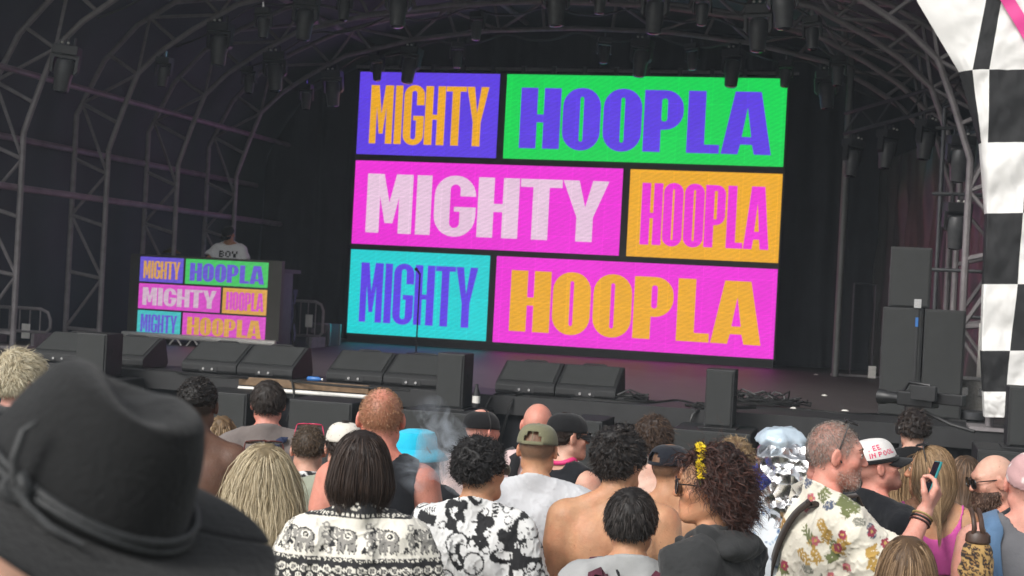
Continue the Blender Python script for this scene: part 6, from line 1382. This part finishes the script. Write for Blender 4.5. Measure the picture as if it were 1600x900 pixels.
# lettering stitched on the side of the crown (faces the camera)
m_pt = mat('pink_thread', (0.65, 0.03, 0.12), 0.6)
def glyph5(ch):
    S5 = {'P': ['1110', '1001', '1110', '1000', '1000'], 'E': ['1111', '1000', '1110', '1000', '1111'], 'I': ['1', '1', '1', '1', '1'], 'N': ['1001', '1101', '1011', '1001', '1001'], 'O': ['0110', '1001', '1001', '1001', '0110'], 'L': ['1000', '1000', '1000', '1000', '1111'], ' ': ['0', '0', '0', '0', '0'], 'B': ['1110', '1001', '1110', '1001', '1110'], 'Y': ['1001', '1001', '0110', '0110', '0110']}
    return S5[ch]
def cap_text(p, cp, rows, th0, z0, u, m):
    b = MB()
    for r, txt in enumerate(rows):
        xk = 0
        for ch in txt:
            gl = glyph5(ch)
            for i, row in enumerate(gl):
                for j, v in enumerate(row):
                    if v == '1':
                        q = []
                        for (dx, dz) in ((0, 0), (1, 0), (1, 1), (0, 1)):
                            a = th0 + (xk + j + dx)*u/0.10; z = z0 - r*7*u - (i - dz)*u; ph_ = math.asin(min(1, max(0, (z)/0.088))**(1/0.95)); rr = math.cos(ph_)**0.62 + 0.035
                            q.append((0.0885*rr*math.cos(a), 0.109*rr*math.sin(a) - 0.014, z + 0.03))
                        b.add(q, [(0, 1, 2, 3)])
            xk += len(gl[0]) + 1
    return p.head_obj('lettering', b, m, cp, smooth=False)
cap_text(p, cp, ['PEE', 'IN POOL'], math.radians(-15), 0.066, 0.0042, m_pt)

# -- woman in pink bikini top
p = P_('woman with long straight fair hair in a pink bikini top', (1462, 692), 6.8, 10, 84, skin='tan', fem=True, hstep=0.005, bw=0.95)
p.garment('bikini_top', cloth('hot_pink', (0.62, 0.10, 0.36)), 'bikini', seed=27, step=0.009, thick=0.006, fold=0.001, zlo=1.13); p.trousers(BLUE_JEAN)
p.hair('long', (0.13, 0.075, 0.035), (0.40, 0.27, 0.15), thick=0.004, n=5000, length=0.33, lump=0.0, lift=0.1, grav=0.5, noise=0.03, segs=14, width=0.0022, seed=27, whorl=(0, 0.06, 0.1), region=lambda P: np.minimum(P[:, 2] - np.interp(P[:, 1], HL_Y, HL_Z), 0.06 - P[:, 1]), clear=0.004, ctint=0.8, back=0.35)
p.glasses('top', dz=0.005, big=1.0); p.eyes((0.08, 0.05, 0.03))
# bag on her shoulder
lc = leopard_canvas(); bl = np.array(p.loc); 
ctr = Pd(1527, 862, 5.5); bag = empty('shoulder_bag', ctr, 'brown shoulder bag with leopard print body hung beside the pink bikini top', 'bag')
pr_ = [EL((0, 0, -0.02), (0.075, 0.05, 0.10), 0.03), EL((0, 0, -0.10), (0.085, 0.055, 0.08), 0.03)]
xs, ys, zs = axis(-0.13, 0.13, 0.007), axis(-0.1, 0.1, 0.007), axis(-0.24, 0.14, 0.007); V, Q = surface_nets(sdf_grid(pr_, xs, ys, zs) - (0.004*Waves(2, 8, 0.04, 0.1)(xs[:, None, None], ys[None, :, None], zs[None, None, :])).astype(f32), xs, ys, zs)
link('bag_body', fast_mesh('bag_body', V, Q, lc.sample(V[:, 0] + 0.2 + V[:, 1]*0.5, V[:, 2] + 0.3)), m_print, bag)
bag.scale = (0.74,)*3
m_lea = mat('brown_leather', (0.055, 0.028, 0.018), 0.45, var=0.3, vscale=20)
MB().lathe([(0.05, 0.04), (0.062, 0.05), (0.06, 0.085), (0.045, 0.10)], 16, M=Matrix.Scale(0.75, 4, (0, 1, 0))).build('bag_top', m_lea, bag, smooth=True)
for dx in (-0.018, 0.018): MB().tube([(dx*1.5, -0.02, 0.08), (dx - 0.003, -0.03, 0.12), (dx - 0.008, -0.02, 0.16), (dx - 0.015, 0.02, 0.19), (dx - 0.02, 0.08, 0.2)], [0.011, 0.013, 0.012, 0.012, 0.012], 8).build('strap', m_lea, bag, smooth=True)
# -- brown hair beyond
p = P_('woman with long straight brown hair beyond the pink bikini top', (1510, 709), 7.6, 0, 5, skin='tan', fem=True); p.garment('top', cloth('ink_black', (0.010, 0.011, 0.014)), 'tee', seed=28); p.trousers(BLUE_JEAN)
p.hair('long', (0.07, 0.04, 0.022), (0.20, 0.12, 0.07), thick=0.01, n=1600, length=0.30, lump=0.001, lift=0.1, grav=0.5, noise=0.03, segs=12, width=0.004, seed=28, part=1, back=0.2)
p = P_('fair haired woman with a hand raised to her cheek beyond the lettered cap', (1408, 716), 7.4, 20, 30, skin='fair', fem=True, arm={1: ((0.25, 0.10, 1.20), (0.125, 0.10, 1.44))}, hand={1: ((-0.25, -0.1, 0.95), (-1, 0.2, 0), -1, 0.25)})
p.garment('top', cloth('pale_yellow', (0.55, 0.50, 0.30)), 'tank', seed=29); p.trousers(BLUE_JEAN)
p.hair('long', (0.16, 0.095, 0.045), (0.42, 0.28, 0.15), thick=0.01, n=1400, length=0.26, lump=0.001, lift=0.1, grav=0.5, noise=0.03, segs=12, width=0.004, seed=29, part=1, back=0.2)
# -- bald bearded man
p = P_('bald bearded man in dark sunglasses and black top facing the pink bikini', (1553, 711), 6.7, 95, 112, skin='pale', hstep=0.005, tz=0.0, hp=math.radians(-10), beardtint=((0.10, 0.06, 0.04), 0.8), red=True)
p.garment('shirt', cloth('ink_black', (0.010, 0.011, 0.014)), 'tee', seed=30); p.trousers(DARK_TR); p.glasses('face')
beard_reg = lambda P: np.minimum(np.minimum(-0.042 - P[:, 2] + 0.0*P[:, 0], P[:, 1] - 0.0), P[:, 2] + 0.135)
p.hair('beard', (0.09, 0.05, 0.035), (0.22, 0.14, 0.10), thick=0.012, n=1100, length=0.022, lump=0.002, lift=0.5, grav=0.25, noise=0.4, segs=5, seed=30, region=beard_reg, name='beard', torso=False)
# -- bandana and blue backpack
p = P_('man in a pink paisley bandana and grey tank top with blue backpack straps', (1612, 704), 5.75, 0, 12, skin='pink', bw=1.05, tz=0.012)
p.garment('tank_top', cloth('mid_grey', (0.13, 0.13, 0.14)), 'tank', seed=31, fold=0.005); p.trousers(DARK_TR)
bc = Canvas(0.5, 0.4, 0.003, (0.5, 0.30, 0.30)); g = random.Random(2)
for k in range(220): x, y = g.uniform(0, .5), g.uniform(0, .4); bc.ell(x, y, 0.010, 0.005, (0.7, 0.62, 0.6), g.uniform(0, 3)); bc.ell(x + 0.008, y + 0.006, 0.004, 0.003, (0.25, 0.06, 0.08))
xs, ys, zs = axis(-0.11, 0.11, 0.007), axis(-0.135, 0.12, 0.007), axis(-0.08, 0.14, 0.007); X, Y, Z = xs[:, None, None], ys[None, :, None], zs[None, None, :]
Fb = sdf_grid(head_prims(p.sp)[:2], xs, ys, zs) - f32(0.008) - (0.0022*Waves(9, 9, 0.04, 0.1)(X, Y, Z)).astype(f32); Fb = np.maximum(Fb, (0.012 + 0.35*Y) - Z); V, Q = surface_nets(Fb, xs, ys, zs)
bd = link('bandana', fast_mesh('bandana', p.from_head(V), Q, bc.sample(V[:, 0] + 0.25 + V[:, 1]*0.6, V[:, 2] + 0.15)), m_print, p.root)
bm_ = cloth('pack_blue', (0.10, 0.18, 0.30))
for g_ in (-1, 1): p.strap([(g_*0.115, 0.0, 1.47), (g_*0.115, -0.07, 1.43), (g_*0.105, -0.14, 1.30), (g_*0.10, -0.16, 1.15)], 0.06, bm_, 'backpack_strap', 0.02, 0.012)
xs, ys, zs = axis(-0.2, 0.2, 0.012), axis(-0.4, -0.05, 0.012), axis(0.85, 1.40, 0.012); V, Q = surface_nets(sdf_grid([EL((0, -0.2, 1.08), (0.16, 0.1, 0.22), 0.03), EL((0, -0.25, 1.02), (0.12, 0.08, 0.12), 0.02)], xs, ys, zs), xs, ys, zs); link('backpack', fast_mesh('backpack', V, Q), bm_, p.root)
# -- brown head at the bottom
p = P_('person with straight light brown hair, only the crown in view before the floral shirt', (1420, 834), 4.6, 0, 0, skin='tan', fem=True); p.garment('top', cloth('washed_black', (0.035, 0.037, 0.043)), 'tee', seed=32); p.trousers(BLUE_JEAN)
p.hair('long', (0.11, 0.065, 0.035), (0.32, 0.21, 0.12), thick=0.012, n=3400, length=0.34, lump=0.001, lift=0.1, grav=0.45, noise=0.03, segs=14, width=0.0032, seed=32, part=1, ctint=0.75, back=0.1)

# -- camera operator in the pit
p = P_('camera operator in black standing in the pit behind the video camera', (1430, 640), 9.4, 6, 22, skin='pale', tz=0.02, arm={-1: ((-0.34, 0.14, 1.30), (-0.24, 0.36, 1.40)), 1: ((0.30, 0.12, 1.16), (0.20, 0.36, 1.30))})
p.garment('shirt', cloth('jet', (0.008, 0.008, 0.009)), 'long', seed=33, step=0.013); p.trousers(DARK_TR)
p.hair('short', (0.016, 0.010, 0.008), (0.06, 0.04, 0.03), thick=0.026, n=1200, length=0.05, lump=0.008, lift=0.6, noise=0.6, seed=33)
hb = p.head_obj('headphones', MB().tube([(0.098*math.cos(a), -0.01, 0.01 + 0.115*math.sin(a)) for a in np.linspace(0, math.pi, 20)], 0.007, 6), m_gframe)
for g_ in (-1, 1): p.head_obj('ear_cup', MB().lathe([(0.03, -0.014), (0.036, 0.0), (0.03, 0.014)], 14, M=Matrix.Translation((g_*0.1, -0.01, 0.0)) @ Matrix.Rotation(math.radians(90), 4, 'Y')), m_gframe, hb)
m_cam = mat('camera_black', (0.013, 0.013, 0.014), 0.4, var=0.2, vscale=20)
vc = Pd(1428, 628, 10.0); o = empty('video_camera', (vc[0], vc[1], 0.0), 'broadcast video camera with side monitor on a tripod in the pit', 'video camera', rz=PX_(1420) + math.radians(62)); zc_ = vc[2]
MB().box(-0.055, 0.055, -0.16, 0.10, zc_ - 0.03, zc_ + 0.07).build('camera_body', m_cam, o, bevel=0.012)
MB().lathe([(0.036, 0.10), (0.04, 0.15), (0.04, 0.19), (0.048, 0.21), (0.052, 0.26), (0.046, 0.262)], 20, M=Matrix.Translation((0, 0, zc_ + 0.015)) @ Matrix.Rotation(math.radians(-90), 4, 'X')).build('lens', m_cam, o, smooth=True)
MB().tube([(0, -0.12, zc_ + 0.07), (0, -0.11, zc_ + 0.12), (0, 0.04, zc_ + 0.13), (0, 0.08, zc_ + 0.07)], 0.012, 8).build('top_handle', m_cam, o, smooth=True)
MB().box(-0.10, -0.06, -0.20, -0.02, zc_ + 0.02, zc_ + 0.12).build('side_monitor', m_black, o, bevel=0.006)
MB().box(-0.03, 0.03, -0.36, -0.16, zc_ + 0.0, zc_ + 0.075).build('battery_pack', m_cam, o, bevel=0.008)
MB().lathe([(0.06, zc_ - 0.11), (0.06, zc_ - 0.03)], 14).build('pan_head', m_black, o, smooth=True)
MB().tube([(0.03, -0.06, zc_ - 0.06), (0.05, -0.25, zc_ - 0.13), (0.05, -0.42, zc_ - 0.16)], 0.012, 8).build('pan_bar', m_black, o, smooth=True)
for a in (0.5, 2.6, 4.7): MB().tube([(0.03*math.cos(a), 0.03*math.sin(a), zc_ - 0.1), (0.42*math.cos(a), 0.42*math.sin(a), GZ + 0.01)], 0.018, 8).build('leg', m_black, o, smooth=True)

# -- the dj
p = P_('dj in black cap, sunglasses and white t-shirt with black letters leaning over the booth', (355, 352), 19.65, 172, 150, skin='tan', tz=0.03, base=SZ, hp=math.radians(-28), hstep=0.007, arm={-1: ((-0.27, 0.06, 1.18), (-0.22, 0.26, 1.10)), 1: ((0.30, 0.06, 1.22), (0.42, 0.24, 1.12))}, stubble=((0.02, 0.015, 0.012), 0.6))
p.garment('shirt', cloth('bright_white', (0.80, 0.80, 0.80), bump=0.2), 'tee', seed=34, step=0.012); p.trousers(DARK_TR); p.cap(jet, 1); p.glasses('face')
b = MB(); u = 0.019; xk = -7.0
for ch in 'BOY':
    gl = glyph5(ch)
    for i, row in enumerate(gl):
        for j, v in enumerate(row):
            if v == '1': b.add([(-(xk + j + dx)*u, 0.0, 1.36 - (i - dz)*u) for dx, dz in ((0, 0), (1, 0), (1, 1), (0, 1))], [(0, 1, 2, 3)])
    xk += 5
Vt = np.array(b.v); prs = [q for q in p.trunk if q[6] > 0]; Vt[:, 1] = 0.2
for _ in range(14): Vt[:, 1] -= sdf_points(prs, Vt) - 0.026
b.v = [tuple(v) for v in Vt]; b.build('shirt_lettering', mat('black_ink', (0.012, 0.012, 0.012), 0.8), p.root)

# ================================================================== smoke drifting over the black tank top
def smoke():
    pr = [EL((0, 0, 0), (0.09, 0.05, 0.10), 0.03), EL((-0.05, 0, 0.11), (0.06, 0.04, 0.05), 0.03), EL((-0.10, -0.05, -0.09), (0.07, 0.05, 0.07), 0.03), EL((0.05, 0, -0.06), (0.06, 0.05, 0.08), 0.03)]
    xs, ys, zs = axis(-0.25, 0.2, 0.015), axis(-0.15, 0.12, 0.015), axis(-0.24, 0.22, 0.015); V, Q = surface_nets(sdf_grid(pr, xs, ys, zs), xs, ys, zs)
    m = bpy.data.materials.new('smoke'); m.use_nodes = True; n = m.node_tree.nodes; L = m.node_tree.links; n.remove(n['Principled BSDF'])
    pv = n.new('ShaderNodeVolumePrincipled'); pv.inputs['Color'].default_value = (0.82, 0.9, 1.0, 1); pv.inputs['Anisotropy'].default_value = 0.0
    tc = n.new('ShaderNodeTexCoord'); nz = n.new('ShaderNodeTexNoise'); nz.inputs['Scale'].default_value = 11; nz.inputs['Detail'].default_value = 5; nz.inputs['Distortion'].default_value = 1.8; nz.inputs['Roughness'].default_value = 0.6
    L.new(tc.outputs['Object'], nz.inputs['Vector'])
    mr = n.new('ShaderNodeMapRange'); mr.inputs['From Min'].default_value = 0.43; mr.inputs['From Max'].default_value = 0.72; mr.inputs['To Min'].default_value = 0; mr.inputs['To Max'].default_value = 30
    ln = n.new('ShaderNodeVectorMath'); ln.operation = 'LENGTH'; L.new(tc.outputs['Object'], ln.inputs[0])
    m2 = n.new('ShaderNodeMapRange'); m2.inputs['From Min'].default_value = 0.03; m2.inputs['From Max'].default_value = 0.17; m2.inputs['To Min'].default_value = 1; m2.inputs['To Max'].default_value = 0
    L.new(ln.outputs['Value'], m2.inputs['Value'])
    mu = n.new('ShaderNodeMath'); mu.operation = 'MULTIPLY'; L.new(nz.outputs['Fac'], mr.inputs['Value']); L.new(mr.outputs[0], mu.inputs[0]); L.new(m2.outputs[0], mu.inputs[1]); L.new(mu.outputs[0], pv.inputs['Density'])
    L.new(pv.outputs[0], n['Material Output'].inputs['Volume'])
    o = link('smoke', fast_mesh('smoke', V, Q), m); o.scale = (1.35,)*3; o.location = Pd(695, 700, 5.9); tag(o, 'thin puff of pale cigarette smoke drifting beside the black tank top', 'smoke', kind='stuff')
smoke()

# ================================================================== thin haze in the air over the field and the stage
hz = MB().box(-160, 160, -160, 160, -1.6, 7.4).build('haze', None)
hm = bpy.data.materials.new('haze_air'); hm.use_nodes = True; hn = hm.node_tree; hn.nodes.remove(hn.nodes['Principled BSDF'])
pv = hn.nodes.new('ShaderNodeVolumePrincipled'); pv.inputs['Color'].default_value = (0.80, 0.91, 1.0, 1); pv.inputs['Density'].default_value = 0.0018; pv.inputs['Anisotropy'].default_value = 0.0
hn.links.new(pv.outputs[0], hn.nodes['Material Output'].inputs['Volume']); hz.data.materials.append(hm)
tag(hz, 'thin pale haze hanging in the air over field and stage', 'haze', kind='stuff')
